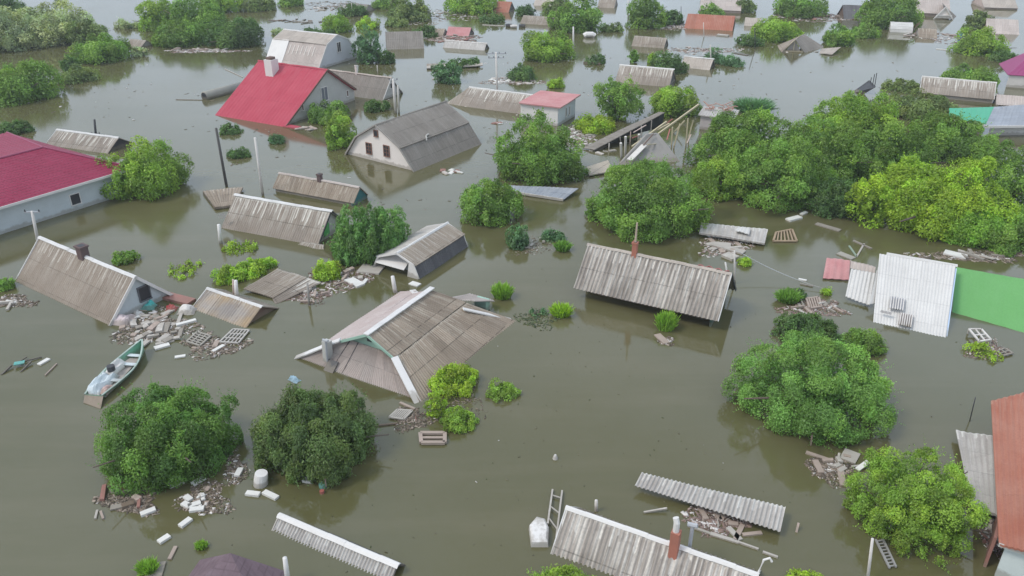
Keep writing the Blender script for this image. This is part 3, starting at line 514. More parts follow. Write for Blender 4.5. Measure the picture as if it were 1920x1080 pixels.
# white sheet building right
def quad(h,name,mat,pts,pitch=.22,amp=.03,thick=.06,sag=.02,jag=0.,nv=6,parent=None):
    mb=MB(); w3=[P(x,y,z)-h.o for x,y,z in pts]; w3=[np.array([p@h.u,p@h.v,p[2]]) for p in w3]; sheet(mb,*w3,pitch,amp,thick,sag,nv=nv,jag=jag); return h.put(name,mb,mat,parent=parent)
f=House('white_roof_building','large white corrugated sheet roof with two barred skylight patches','building',(1637,605),(1773,633))
quad(f,'roof_slope',M['white_sheet'],[(1649,476,2.5),(1792,498,2.5),(1773,635,-.05),(1637,607,-.05)],.2,.018,jag=.0)
quad(f,'roof_slope',M['white_sheet'],[(1644,510,1.75),(1652,480,2.4),(1660,560,.6),(1630,570,.55)],.3,.02)
quad(f,'roof_slope',M['white_sheet'],[(1596,504,1.35),(1642,512,1.35),(1631,572,.25),(1585,556,.25)],.26,.04)
f.put('end_wall',MB().prism([(f.L+.02,-.1,-.5),(f.L+.02,5.6,-.5),(f.L+.02,5.6,2.35),(f.L+.02,.2,.05)],(.08,0,0)),paint((.5,.62,.78),.7,.1,'light_blue_boards'))
f.ridge(5.8,2.45,M['white_sheet'],w=.3)
def patch(pxs,mat,name,zs): return quad(f,name,mat,[(x,y,z) for (x,y),z in zip(pxs,zs)],.22,.02,.02,0,nv=2)
patch([(1670,555),(1698,560),(1695,581),(1667,577)],paint((.42,.42,.45),.7,.2,'grey_skylight'),'skylight',[1.12,1.12,.78,.78]); patch([(1688,586),(1713,591),(1709,614),(1684,608)],paint((.34,.30,.29),.7,.2,'brown_skylight'),'skylight',[.62,.62,.24,.24])
for (a,b,zz) in (((1652,581),(1673,586),(.66,.66)),): patch([a,b,(1671,590),(1650,585)],paint((.35,.33,.32),.7,.2,'skylight_gap'),'skylight',[.72,.72,.62,.62])
for k in range(6):
    for (x0,y0,x1,y1,za,zb) in ((1670+k*4.7,555.5+k*.9,1667+k*4.7,577.5+k*.9,1.16,.82),(1688+k*4.2,586.5+k*.9,1684.5+k*4.2,608.5+k*1.,.66,.28)):
        a=f.loc(P(x0+2,y0,za)); b=f.loc(P(x1+2,y1,zb)); f.put('skylight_bar',MB().bar(a,b,.06,.05),OFFW)
g=House('annex_roof','faded pinkish red sheet roof left of the white roof','roof',(1543,522),(1592,524)); quad(g,'roof_slope',M['pink_roof'],[(1550,483,.75),(1594,488,.85),(1592,524,.15),(1543,522,.1)],.5,.02); quad(g,'roof_slope',M['slate_brown'],[(1594,488,.8),(1642,500,.9),(1640,512,.6),(1594,503,.5)],.3,.02)
g=House('green_roof_building','wide bright green sheet roof at right edge next to the white roof','building',(1785,590),(1925,629)); quad(g,'roof_slope',M['green_roof'],[(1793,501,1.9),(1990,535,1.9),(1975,645,-.1),(1785,590,-.1)],1.2,.01,thick=.08,sag=.01)
# bottom roof with brick chimney
f=House('flooded_house','corrugated slate roof at bottom edge with orange brick chimney','house',(1063,951),(1418,1076),z=1.35)
yw=f.yaw; f.o=f.o-f.v*1.5; f.o[2]=0; f.root.location=tuple(f.o)
pr=[(-.55,-.5),(1.5,1.35),(3.6,-.5)]; f.slopes(pr,[M['slate_stripe'],M['slate']],pitch=.2,amp=.035,drop=False); f.ridge(1.5,1.36,WHITE,w=.26); f.barge(-.02,pr,CAP,.1); f.gable(f.L-.2,[(0,0),(1.5,1.35),(3,0)],OFFW); f.gable(.2,[(0,0),(1.5,1.35),(3,0)],OFFW); f.barge(f.L+.02,pr,WHITE,.14)
p=f.hy((1267,1020),1.5); o=f.put('chimney',MB().box((p[0],1.3,1.55),(.36,.36,1.5)),BRICK); f.put('flue',MB().tube([(p[0]-.02,1.3,2.2),(p[0]-.02,1.3,2.75),(p[0]-.1,1.35,2.95)],.13,8),WHITE,parent=o)
f.put('flue',MB().tube([(p[0]+.5,1.9,.6),(p[0]+.5,1.9,2.3)],.08,7).tube([(p[0]+.3,1.9,2.32),(p[0]+.7,1.9,2.38)],.1,7),STEEL,parent=o); f.put('pipe',MB().tube([(f.L+.05,1.6,1.3),(f.L+.15,1.8,1.9),(f.L+.35,1.9,2.0),(f.L+.45,1.9,1.85)],.05,6),WHITE)
# floating corrugated roof slab
f=House('floating_roof','narrow corrugated slate roof strip propped on broken timbers','roof',(1190,908),(1463,995)); quad(f,'roof_sheet',M['slate_light'],[(1203,886,.62),(1473,951,.62),(1463,997,.42),(1190,910,.42)],.2,.05,.03)
mb=MB()
for k in range(9): mb.bar((.6+k*.85,.1,-.3),(.6+k*.85,.45,.35),.09)
f.put('rafter',mb,PINKW)
# long low white ridge bottom left
f=House('sunken_roof','almost sunken roof, only its long white ridge above water','roof',(525,966),(745,1060),z=.42)
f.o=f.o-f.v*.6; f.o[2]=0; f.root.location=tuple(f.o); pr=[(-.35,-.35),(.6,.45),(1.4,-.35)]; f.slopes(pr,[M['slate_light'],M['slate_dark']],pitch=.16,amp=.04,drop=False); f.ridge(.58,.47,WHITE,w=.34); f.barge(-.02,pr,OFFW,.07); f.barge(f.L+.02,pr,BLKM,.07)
# mauve hip roof bottom
f=House('hip_roof','mauve shingle hipped roof peak at bottom edge','roof',(355,1080),(520,1080),yaw=-6)
a=f.loc(P(432,1037,1.2)); mb=MB(); ap=(a[0],a[1],1.2)
k1,k2,k3,k4=(a[0]-2.7,a[1]-2.6,-.4),(a[0]+2.9,a[1]-3.0,-.4),(a[0]+2.7,a[1]+.5,-.4),(a[0]-2.4,a[1]+.8,-.4)
for q,q2 in ((k1,k2),(k2,k3),(k3,k4),(k4,k1)): mb.prism([ap,q,q2],(0,0,-.08),uvs=[(0,0),(-2,3),(3,3)])
f.put('roof_slope',mb,M['mauve_roof'])
# rusty red roof right edge, grey slab beside
f=House('house','rusty brick red sheet roof at right edge','house',(1873,1020),(1925,1037)); quad(f,'roof_slope',M['rust_red'],[(1858,752,1.9),(2020,706,2.6),(2045,1062,2.6),(1873,1020,1.9)],.35,.02,.1)
c0=f.hz((1873,1020),1.9); f.put('wall',MB().box((c0[0]+2.4,c0[1]+.35,.7),(4.2,.12,2.1)),paint((.62,.68,.66),.8,.2,'pale_green_white_plaster')); f.put('wall',MB().box((c0[0]+.4,c0[1]+5.4,.6),(.12,9.6,2.1),rz=-.1),paint((.3,.14,.11),.8,.3,'brown_plaster'))
f.put('fascia',MB().box((c0[0]+2.2,c0[1]+.02,1.85),(4.4,.05,.16)),CONC)
g=House('concrete_roof_slab','grey flat slate roof slab under the rusty red roof','roof',(1840,950),(1868,962)); quad(g,'roof_slope',M['slate_light'],[(1792,806,.45),(1866,818,.9),(1870,964,.9),(1822,950,.35)],.3,.02,.15); 
# sloping low roof pair
f=House('sunken_roof','low brown slate roof just above water beside the bright green plants','roof',(455,540),(515,570)); quad(f,'roof_slope',M['slate'],[(521,503,.75),(577,520,.6),(512,558,.15),(456,541,.25)],.2,.02,.08); quad(f,'roof_slope',M['slate_streak'],[(578,521,.55),(603,529,.3),(517,571,-.02),(511,561,.1)],.2,.02,.08)
# small hip roof with post
f=House('sunken_roof','small tan hipped slab roof at the foot of the dark pole','roof',(402,390),(438,384)); quad(f,'roof_slope',M['slate_mud'],[(380,358,.3),(455,350,.35),(440,383,.3),(403,389,.25)],.3,.02,.2)
f.put('fascia',MB().bar(f.loc(P(381,362,.12)),f.loc(P(403,390,.1)),.06,.2).bar(f.loc(P(403,391,.1)),f.loc(P(438,385,.12)),.06,.2),BLKM)
# bluish metal slab
f=House('sunken_roof','blue grey sheet metal roof slab below the round tree','roof',(938,357),(1055,376)); quad(f,'roof_slope',M['blue_panel'],[(938,346,.45),(1085,353,.5),(1056,374,.2),(942,356,.25)],.4,.015,.08); f.put('fascia',MB().bar(f.loc(P(940,357,.2)),f.loc(P(1056,375,.15)),.08,.22),OFFW)
# low roof at left behind magenta house
f=House('flooded_house','low beige slate roof behind the magenta roof at left','house',(85,272),(195,290),yaw=-20)
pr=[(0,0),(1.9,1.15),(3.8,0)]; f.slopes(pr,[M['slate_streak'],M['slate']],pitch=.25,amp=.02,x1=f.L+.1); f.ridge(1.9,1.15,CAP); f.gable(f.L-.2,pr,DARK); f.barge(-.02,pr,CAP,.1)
# concrete pipe near red house
A=P(383,181,.35);B=P(452,163,.35); o=MB().tube([A,A+(B-A)*.03,B],.62,14).build('tank',paint((.33,.31,.27),.85,.4,'rusty_tank'),loc=(A[0],A[1],0),smooth=True); tag(o,'long grey cylinder tank floating left of the red roof','tank')
k=MB().tube([A+(A-B)*.01,A-(B-A)*.004],.5,14).build('tank_end',DARK,parent=o); k.location=(-A[0],-A[1],0)
# barn wreck
f=House('collapsed_barn','collapsed barn with dark sloping roof sheet and leaning timber posts','barn',(1117,282),(1170,298),yaw=58)
def LP(px,py,z): return f.loc(P(px,py,z))
a,b=LP(1115,282,.15),LP(1248,208,2.9); c_,d_=LP(1185,250,.1),LP(1268,200,3.2)
mb=MB(); lo0=np.array(LP(1114,281,.25)); lo1=np.array(LP(1247,210,2.7)); up0=lo0+np.array([.3,1.5,-.1]); up1=lo1+np.array([.0,.7,-.05]); sheet(mb,up0,up1,lo1,lo0,.3,.02,.08); f.put('roof_sheet',mb,M['slate_grey'])
q0=lo0+np.array([0,.06,-.12]); q1=lo1+np.array([0,.06,-.12]); w0=LP(1180,300,-.3); f.put('open_side_shade',MB().prism([q0,q1,(q1[0],q1[1]+.1,1.0),(q1[0]*.62,q0[1]+.1,-.1),(q0[0]+.3,q0[1]+.1,-.4)],(0,.1,0)),paint((.035,.04,.04),.9,.2,'barn_inside_shade'))  # near-black sheet painted as the shade inside the barn's open side
for (x0,y0,x1,y1) in ((1165,300,1164,268),(1172,295,1173,256),(1198,272,1198,252)):
    bb=f.loc(P(x0,y0,-.2)); tt=f.loc(above(P(x0,y0),(x1,y1))); f.put('post',MB().tube([bb,tt],.13,7),OFFW)
mb=MB()
for (x0,y0,z0,x1,y1,z1) in ((1178,292,.2,1310,196,3.6),(1200,262,1.0,1255,232,1.8),(1185,275,.5,1250,228,2.2)): mb.bar(f.loc(P(x0,y0,z0)),f.loc(P(x1,y1,z1)),.16)
f.put('beam',mb,YTIM)
for (x0,y0,x1,y1) in ((1259,276,1261,238),(1263,278,1275,232),(1250,233,1274,272),(1286,274,1290,222),(1290,262,1300,225),(1262,250,1284,226),(1285,222,1302,250)): f.put('strut',MB().bar(f.loc(P(x0,y0,0)),f.loc(above(P(x0,y0),(x1,y1))),.12),YTIM)
rg=random.Random(5)
for k in range(9):
    q=f.loc(P(rg.uniform(1185,1290),rg.uniform(225,275),rg.uniform(.3,2.0))); a_=rg.uniform(-.5,.6); l_=rg.uniform(.8,2.4); f.put('broken_rafter',MB().bar(q,q+np.array([math.cos(a_)*l_,rg.uniform(-.5,.5),math.sin(a_)*l_*.6]),.1,.07),[RUSTP,PINKW,BRN,YTIM][k%4])
for k in range(5):
    t_=.2+k*.15; a_=lo0+(lo1-lo0)*t_+np.array([0,-.05,-.1]); f.put('post',MB().bar(a_,(a_[0]+(k%2)*.5-.2,a_[1]-.1,-.2),.09),[OFFW,GREYW,PINKW][k%3])
mb=MB(); mb.prism([LP(1213,252,2.1),LP(1160,310,.0),LP(1275,303,.0),LP(1234,250,2.0)],(.15,.2,0)); f.put('gable_slab',mb,paint((.30,.28,.26),.9,.3,'grey_cement_wall')); f.put('white_board',MB().bar(LP(1180,300,.6),LP(1208,272,1.4),.6,.08),OFFW)
f.put('floor_slab',MB().prism([LP(1098,315,.15),LP(1140,302,.15),LP(1150,322,.15),LP(1105,330,.12)],(0,0,.1)),M['slate_mud'])
# hut with wrecked top
f=House('hut','grey walled hut with rubble and reddish boards on its flat roof','hut',(1312,242),(1368,250),yaw=-20)
f.put('wall',MB().box((f.L/2,0,.5),(f.L,.12,2.)),paint((.52,.46,.45),.85,.4,'dirty_pinkish_plaster')); f.put('wall',MB().box((f.L,2,.5),(.12,4,1.98)),PLAST); f.put('wall',MB().box((0,2,.5),(.12,3.8,1.98)),PLAST)
mb=MB(); sheet(mb,(-.3,4.4,1.5),(f.L+.4,4.4,1.4),(f.L+.4,-.3,1.6),(-.3,-.3,1.7),.3,.02,.12); f.put('roof_slab',mb,M['slate_light'])
mb=MB(); rg=random.Random(3)
for k in range(28): x,y=rg.uniform(0,f.L),rg.uniform(2.2,5); mb.bar((x,y,1.55+rg.uniform(0,.3)),(x+rg.uniform(-1,1),y+rg.uniform(-.6,.6),1.55+rg.uniform(0,.6)),.12,.06)
f.put('rubble',mb,paint((.42,.24,.19),.9,.5,'reddish_boards'))
# ---- generic far gables
def far(name,label,cat,A,B,v,zr,mat,gm=None,ze=0.05,yaw=None,cap=None,back=None,gleft=False,pitch=.3,group=None,xe=0.):
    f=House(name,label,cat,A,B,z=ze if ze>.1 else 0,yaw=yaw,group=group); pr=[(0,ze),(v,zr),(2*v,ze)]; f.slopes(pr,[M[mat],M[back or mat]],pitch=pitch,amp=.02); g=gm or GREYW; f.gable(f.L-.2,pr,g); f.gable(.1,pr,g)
    if ze>.1: f.put('wall',MB().box((f.L/2,.25,ze/2-.35),(f.L-.4,.12,ze+.6)),g)
    if cap: f.ridge(v,zr,cap,w=.28)
    return f
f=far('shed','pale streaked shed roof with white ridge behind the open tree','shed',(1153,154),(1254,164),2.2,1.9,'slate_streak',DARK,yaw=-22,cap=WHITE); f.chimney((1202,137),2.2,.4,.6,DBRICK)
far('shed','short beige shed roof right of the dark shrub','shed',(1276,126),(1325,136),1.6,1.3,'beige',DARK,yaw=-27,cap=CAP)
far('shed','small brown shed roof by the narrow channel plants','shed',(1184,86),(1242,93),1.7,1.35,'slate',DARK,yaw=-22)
f=far('flooded_house','faded red sheet roof near the top centre right','house',(1283,53),(1372,62),4.4,1.9,'rust_red',BRN,yaw=-17); 
far('flooded_house','pinkish brown roof at the very top edge left of the big green bush','house',(1312,18),(1390,22),4,2.6,'slate_brown',PINKW,yaw=-12,ze=.5)
far('shed','low grey roof in front of the top centre trees','shed',(975,44),(1060,58),2,1.2,'slate',GREYW,yaw=-20)
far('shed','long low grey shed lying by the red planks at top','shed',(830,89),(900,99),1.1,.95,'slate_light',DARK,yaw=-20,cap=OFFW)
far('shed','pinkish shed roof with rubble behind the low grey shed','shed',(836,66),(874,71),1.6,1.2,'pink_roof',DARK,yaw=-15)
f=House('shed','dark gable roof at top between bush and rubble','shed',(1582,36),(1638,33),yaw=-8); pr=[(0,0),(3,2.2),(6,0)]; f.slopes(pr,M['slate_dark'],pitch=.3,amp=.02); f.gable(.2,pr,BRN); f.gable(f.L-.2,pr,BRN)
f=House('flooded_house','grey hip roof with a bare timber truss gable facing the water','house',(1467,97),(1508,99),yaw=-10); Lg=f.L; f.put('gable_truss',MB().bar((0,0,0),(Lg/2,0,1.9),.12,.14).bar((Lg/2,0,1.9),(Lg,0,0),.12,.14).bar((Lg/2,0,0),(Lg/2,0,1.8),.1).bar((0,0,.12),(Lg,0,.12),.1,.2),YTIM)
f.put('gable_wall',MB().prism([(.1,.2,-.4),(Lg-.1,.2,-.4),(Lg/2,.2,1.75)],(0,.1,0)),GREYW); mb=MB(); sheet(mb,(Lg/2,-.2,1.95),(Lg/2+2.2,6,1.8),(Lg+4.4,4.8,-.3),(Lg+.2,-.2,-.1),.3,.02); f.put('roof_slope',mb,M['slate_grey']); mb=MB(); sheet(mb,(Lg/2+2.2,6,1.8),(Lg/2,-.2,1.95),(-.3,-.2,-.1),(-.8,5,-.3),.3,.02); f.put('roof_slope',mb,M['slate'])
f=House('sunken_roof','flat pale beige roof slab in front of the right top bushes','roof',(1536,100),(1560,103)); quad(f,'roof_slope',M['beige'],[(1541,91,.5),(1577,88,.6),(1560,102,.2),(1536,99,.2)],.3,.02,.1)
f=House('gabled_building','brown streaked roof building at the top right with purple brown side','building',(1712,30),(1786,36),yaw=-14); pr=[(0,.6),(4,3.1),(8,.6)]; f.slopes(pr,M['slate_brown'],pitch=.35,amp=.02); f.gable(f.L-.2,pr,paint((.2,.13,.17),.8,.3,'purple_brown_boards')); f.put('wall',MB().box((f.L/2,.3,0),(f.L-.5,.12,1.6)),PINKW); f.ridge(4,3.1,CAP,w=.35)
f=House('gabled_porch','small white triangular gable in front of the brown top right roof','porch',(1753,36),(1783,37)); Lg=f.L; f.put('gable_wall',MB().prism([(0,0,.2),(Lg,0,.2),(Lg/2,0,2.1)],(0,.15,0)),CREAM); f.put('roof_edge',MB().bar((-.3,-.15,0),(Lg/2,-.15,2.3),.2,.2).bar((Lg/2,-.15,2.3),(Lg+.3,-.15,0),.2,.2).bar((0,-.12,.75),(Lg,-.12,.75),.15),WHITE); mb=MB(); sheet(mb,(Lg/2,-.1,2.3),(Lg/2+.5,5,2.3),(Lg+2.5,4.6,-.3),(Lg+.3,-.1,-.1),.3,.02); f.put('roof_slope',mb,M['slate_grey'])
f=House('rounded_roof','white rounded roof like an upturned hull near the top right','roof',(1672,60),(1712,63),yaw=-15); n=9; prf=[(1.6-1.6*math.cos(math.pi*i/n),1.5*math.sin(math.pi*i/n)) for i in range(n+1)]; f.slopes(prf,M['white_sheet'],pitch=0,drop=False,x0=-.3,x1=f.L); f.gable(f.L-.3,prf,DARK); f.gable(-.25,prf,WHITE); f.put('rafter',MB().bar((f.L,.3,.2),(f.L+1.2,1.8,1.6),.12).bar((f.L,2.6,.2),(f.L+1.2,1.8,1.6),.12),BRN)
far('flooded_house','wide beige roof in the top right corner','house',(1845,14),(1925,22),4,2.2,'beige',PINKW,yaw=-10,ze=.3)
far('flooded_house','grey pinkish roof below the beige corner roof at right edge','house',(1850,62),(1925,76),3.4,2.0,'slate_brown',PINKW,yaw=-18)
f=far('flooded_house','brown roof with pale vertical streaks and white edges at right','house',(1724,174),(1866,194),2.3,2.1,'slate_streak',GREYW,yaw=-24,cap=OFFW,ze=.5); f.barge(-.03,[(0,.5),(2.3,2.1)],WHITE,.14); f.barge(f.L+.03,[(0,.5),(2.3,2.1)],WHITE,.14)
far('shed','small brown lean roof beside the pale streaked roof at right','shed',(1868,196),(1925,206),1.6,1.2,'slate_brown',GREYW,yaw=-22,ze=.3)
f=House('building','sea green roof joined to blue grey panel roof with white eaves at right','building',(1782,236),(1925,262),yaw=-24)
quad(f,'roof_slope',M['teal_roof'],[(1780,203,2.0),(1866,200,2.0),(1862,233,1.3),(1781,225,1.3)],.6,.01,.1); quad(f,'roof_slope',M['blue_panel'],[(1864,200,2.05),(1990,192,2.05),(1990,234,1.35),(1847,236,1.35)],.5,.01,.1)
f.put('fascia',MB().bar(f.loc(P(1780,226,1.25)),f.loc(P(1848,236,1.25)),.08,.2).bar(f.loc(P(1848,238,1.25)),f.loc(P(1990,236,1.25)),.08,.25),WHITE); a=f.loc(P(1850,236,1.2)); b=f.loc(P(1990,236,1.2)); f.put('wall',MB().bar((a[0]+.5,a[1]+.8,.3),(b[0],b[1]+.8,.3),.15,1.8),WHITE); a=f.loc(P(1784,226,1.2)); b=f.loc(P(1846,236,1.2)); f.put('wall',MB().bar((a[0]+.3,a[1]+.8,.2),(b[0],b[1]+.8,.2),.15,1.8),GREYW)
f=House('house','magenta gabled house with white wall at the right edge','house',(1886,163),(1925,172),yaw=-20); f.put('wall',MB().box((4,0,.5),(8,.12,2.2)),OFFW); a=f.loc(P(1891,133,2.0)); mb=MB(); sheet(mb,(3.5,3.5,5.0),(9,3.5,5.0),(8.5,-.3,1.75),(-.2,-.3,1.65),.6,.01,.1); f.put('roof_slope',mb,paint((.30,.045,.15),.6,.2,'magenta_sheet')); f.put('roof_slope',MB().prism([(3.5,3.5,5.0),(-.2,-.3,1.65),(-.2,7,1.65)],(0,0,-.08)),paint((.30,.045,.15),.6,.2,'magenta_sheet'))
f=House('tilted_board','black panel tilted out of the water with thin rods at its end','panel',(1597,174),(1628,182)); f.put('panel',MB().prism([f.loc(P(1596,174,-.1)),f.loc(P(1630,150,1.3)),f.loc(P(1642,162,1.2)),f.loc(P(1615,178,-.2))],(0,0,-.1)),BLKM)
mb=MB()
for x0,y0,x1,y1 in ((1632,156,1634,145),(1636,160,1640,139),(1640,162,1644,137)): mb.bar(f.loc(P(x0,y0,1.2)),f.loc(above(P(x0,y0,1.2),(x1,y1))),.07)
f.put('rod',mb,BLKM)
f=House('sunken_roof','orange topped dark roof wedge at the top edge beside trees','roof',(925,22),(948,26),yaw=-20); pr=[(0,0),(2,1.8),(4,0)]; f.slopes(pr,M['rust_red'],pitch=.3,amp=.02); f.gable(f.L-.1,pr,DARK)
f=House('sunken_roof','thin long low roof line left of the small round tree','roof',(800,128),(905,122)); f.put('roof_sheet',MB().prism([f.loc(P(800,121,.25)),f.loc(P(905,119,.35)),f.loc(P(905,124,.2)),f.loc(P(800,129,.15))],(0,0,.12)),M['slate'])
# ================================================================ trees and shrubs
B=dict(name='bush',cat='bush')
# top left
T(40,60,85,36,'pale','pale grey green willow mass at top left corner',name='willow',vert=.25,cs=.2)
T(120,48,62,34,'pale','pale willow crown right of the corner willow',name='willow',vert=.25,cs=.22)
T(165,62,40,26,'olive','small olive bush at the right end of the pale willows',**B)
T(12,12,35,22,'dark','dark tree top in the very corner at top left')
T(187,94,52,26,'mid','rounded green bush standing alone below the willows',**B)
T(132,118,16,16,'dark','tiny dark bush just left of the rounded lone bush',**B)
T(42,162,78,36,'mid','broad green bush mass at the left edge',**B)
T(262,98,15,9,'pale','pale thin shrub in open water right of the lone bush',open_=.3,**B)
T(300,28,44,30,'bright','bright green tree at the left of the upper clump')
T(372,32,58,38,'mid','large green tree in the middle of the upper left clump')
T(335,66,52,24,'mid','low green bush at the front of the upper left clump',**B)
T(440,62,58,28,'dark','darker spreading bush at the right of the upper left clump',**B)
T(410,5,40,20,'bright','bright tree cut by the top edge above the left clump')
T(482,8,32,14,'olive','small olive bush at the top edge right of the left clump',**B)
T(545,4,26,9,'mid','little green bush on the top edge over open water',**B)
T(633,42,30,20,'bright','bright green bush behind the gambrel roof house',**B)
T(690,84,26,36,'blue','tall dark bluish tree right of the grey end wall',vert=.4,cs=.24)
T(724,108,18,13,'dark','low dark bush at the foot of the bluish tree',**B)
T(690,46,24,10,'lime','yellow green bush top behind the bluish tree',open_=.3,**B)
T(665,20,34,10,'dark','low dark scrub line on the water at top',open_=.3,flat=.3,**B)
T(770,22,42,20,'olive','olive green bush near the top edge left of centre',**B)
T(725,8,30,10,'mid','small bush at the top edge beside the olive bush',**B)
T(885,8,52,20,'bright','bright green bush at the top edge in the middle',**B)
T(838,134,27,25,'blue','small round dark tree standing by floating foam',cs=.24)
T(885,118,16,8,'dark','flat dark shrub right of the small round tree',open_=.3,**B)
T(1082,30,50,32,'mid','green tree with spreading right branch at top centre')
T(1045,16,30,16,'olive','olive crown touching the top edge at centre')
T(985,22,20,9,'dark','little dark bush left of the top centre tree',**B)
T(1028,92,50,26,'bright','wide green bush beside the white post',**B)
T(980,141,28,13,'dark','low dark bush above the white hut roof',**B)
T(1043,158,17,9,'lime','yellow green shrub behind the hut roof',**B)
T(1212,20,38,34,'mid','tall green tree between top channel and red roof')
T(1260,34,24,14,'dark','small dark bush right of the tall top tree',**B)
T(1332,24,24,14,'mid','small green bush behind the faded red roof',**B)
T(1395,10,22,14,'olive','olive bush beside the pinkish roof at the top edge',**B)
T(1502,12,48,22,'mid','broad green tree cut by the top edge right of centre')
T(1452,60,50,20,'bright','long low bright bush in the upper right water',**B)
T(1572,70,34,18,'mid','green bush between pale slab and rubble',**B)
T(1662,22,55,32,'mid','big green bush left of the brown top right building',**B)
T(1842,84,50,22,'bright','bright green bush below the top right roofs',**B)
T(1834,36,24,20,'olive','olive bush between the two top right roofs',**B)
T(1255,120,36,20,'dark','dark shrub left of the short beige shed',**B)
T(1188,104,9,15,'mid','thin green sprig standing in the channel',**B)
T(1222,108,8,12,'lime','little yellow sprig left of the dark shrub',**B)
T(1335,105,24,14,'blue','straggly dark shrub round the thin white post',open_=.5,**B)
# middle
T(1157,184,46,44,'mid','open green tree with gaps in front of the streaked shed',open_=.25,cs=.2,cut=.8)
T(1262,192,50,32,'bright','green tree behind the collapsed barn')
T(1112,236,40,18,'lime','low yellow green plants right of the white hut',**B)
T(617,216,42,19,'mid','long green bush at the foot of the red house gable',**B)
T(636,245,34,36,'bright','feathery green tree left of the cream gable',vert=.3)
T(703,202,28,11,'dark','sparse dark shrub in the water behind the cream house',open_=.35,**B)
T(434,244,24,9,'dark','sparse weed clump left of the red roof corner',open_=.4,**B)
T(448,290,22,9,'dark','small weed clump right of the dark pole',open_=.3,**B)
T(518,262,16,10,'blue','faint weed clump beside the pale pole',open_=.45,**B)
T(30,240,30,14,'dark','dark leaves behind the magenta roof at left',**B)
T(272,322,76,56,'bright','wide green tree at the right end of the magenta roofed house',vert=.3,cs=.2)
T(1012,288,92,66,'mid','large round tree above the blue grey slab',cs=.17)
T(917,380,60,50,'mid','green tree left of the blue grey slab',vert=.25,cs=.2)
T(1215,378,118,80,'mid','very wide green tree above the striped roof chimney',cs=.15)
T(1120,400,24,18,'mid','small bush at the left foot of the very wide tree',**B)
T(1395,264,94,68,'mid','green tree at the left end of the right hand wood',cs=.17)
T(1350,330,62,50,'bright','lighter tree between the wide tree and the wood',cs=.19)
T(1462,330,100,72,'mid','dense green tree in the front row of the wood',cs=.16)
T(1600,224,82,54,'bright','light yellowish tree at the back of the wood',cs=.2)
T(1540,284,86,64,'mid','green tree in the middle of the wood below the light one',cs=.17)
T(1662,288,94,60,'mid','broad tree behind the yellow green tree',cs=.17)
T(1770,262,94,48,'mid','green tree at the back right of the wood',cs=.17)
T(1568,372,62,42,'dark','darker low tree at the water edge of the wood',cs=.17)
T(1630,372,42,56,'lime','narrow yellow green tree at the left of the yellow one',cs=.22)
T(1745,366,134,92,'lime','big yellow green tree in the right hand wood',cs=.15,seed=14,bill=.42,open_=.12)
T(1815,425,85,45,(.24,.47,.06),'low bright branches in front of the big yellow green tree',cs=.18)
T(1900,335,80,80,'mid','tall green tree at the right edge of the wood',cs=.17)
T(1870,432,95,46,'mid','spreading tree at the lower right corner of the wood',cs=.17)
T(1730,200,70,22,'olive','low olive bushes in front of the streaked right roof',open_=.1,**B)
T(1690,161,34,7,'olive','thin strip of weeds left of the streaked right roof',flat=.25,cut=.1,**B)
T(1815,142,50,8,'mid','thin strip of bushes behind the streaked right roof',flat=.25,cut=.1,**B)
tuft(1412,198,46,20,'blue','spiky grey green grass top behind the wood','grass_tuft','grass')
T(698,444,72,60,'deep','dense upright leaved shrub left of the barn shaped shed',vert=.9,cs=.15)
T(652,480,30,22,'deep','lower left part bush of the upright shrubs',vert=.9,cs=.24,**B)
# plants near
T(432,519,30,15,(.28,.48,.05),'lower left clump of the bright weed band by the slab roof',name='weeds',cat='plant',vert=.5,cs=.3)
T(468,506,28,13,(.30,.50,.05),'middle clump of the bright weed band by the slab roof',name='weeds',cat='plant',vert=.5,cs=.3)
T(500,495,20,10,(.28,.48,.05),'upper right clump of the bright weed band by the slab roof',name='weeds',cat='plant',vert=.5,cs=.3)
T(612,512,30,20,'lime','rounded yellow green plant at the slab roof corner',vert=.4,name='weeds',cat='plant')
T(452,462,34,12,'lime','sparse floating yellow weeds near the dish post',open_=.72,flat=.15,cut=.1,cs=.2,name='weeds',cat='plant')
T(345,500,34,9,'lime',"thin scattered weeds between the two left roofs",open_=.78,flat=.12,cut=.1,cs=.2,name='weeds',cat='plant')
T(234,483,24,11,'mid','small dark weed clump behind the left brick chimney',flat=.4,name='weeds',cat='plant')
T(10,534,20,14,'mid','green bush at the left edge by the brown roof',**B)
tuft(942,544,25,24,'bright','round grass tuft right of the mint gabled house')
tuft(1055,460,20,16,'mid','small round grass tuft left of the striped roof')
T(972,446,24,24,'blue','greyish weed clump with litter below the green tree',vert=.7,open_=.3,name='weeds',cat='plant')
tuft(1052,580,26,20,'lime','yellow green tuft with dark weeds around it')
T(1010,592,20,16,'blue','dark submerged weeds left of the yellow tuft',open_=.5,flat=.2,cut=.1,name='weeds',cat='plant')
tuft(1248,600,24,30,'bright','tall grass tuft in front of the striped roof eave')
T(1397,492,12,9,'lime','tiny bright weed at the right end of the striped roof',name='weeds',cat='plant')
tuft(1478,554,30,18,'mid','grass clump left of the pallet wreck')
T(1550,548,9,7,'lime','tiny yellow weed beside the pinkish sheet roof',name='weeds',cat='plant')
T(1518,612,60,25,'dark','dark green bush under the pallet wreck',vert=.2,cs=.22,**B)
T(1618,642,44,32,'mid','green bush below the white sheet roof',cs=.22,**B)
T(1530,724,152,124,(.20,.39,.09),'biggest leafy tree at lower right, in full green',cs=.13,dens=1.1)
T(1712,940,124,118,'bright','bright green round tree at the bottom right',cs=.13,dens=1.1,seed=5)
T(1665,880,34,24,'mid','leafy branch between the two large right trees',**B)
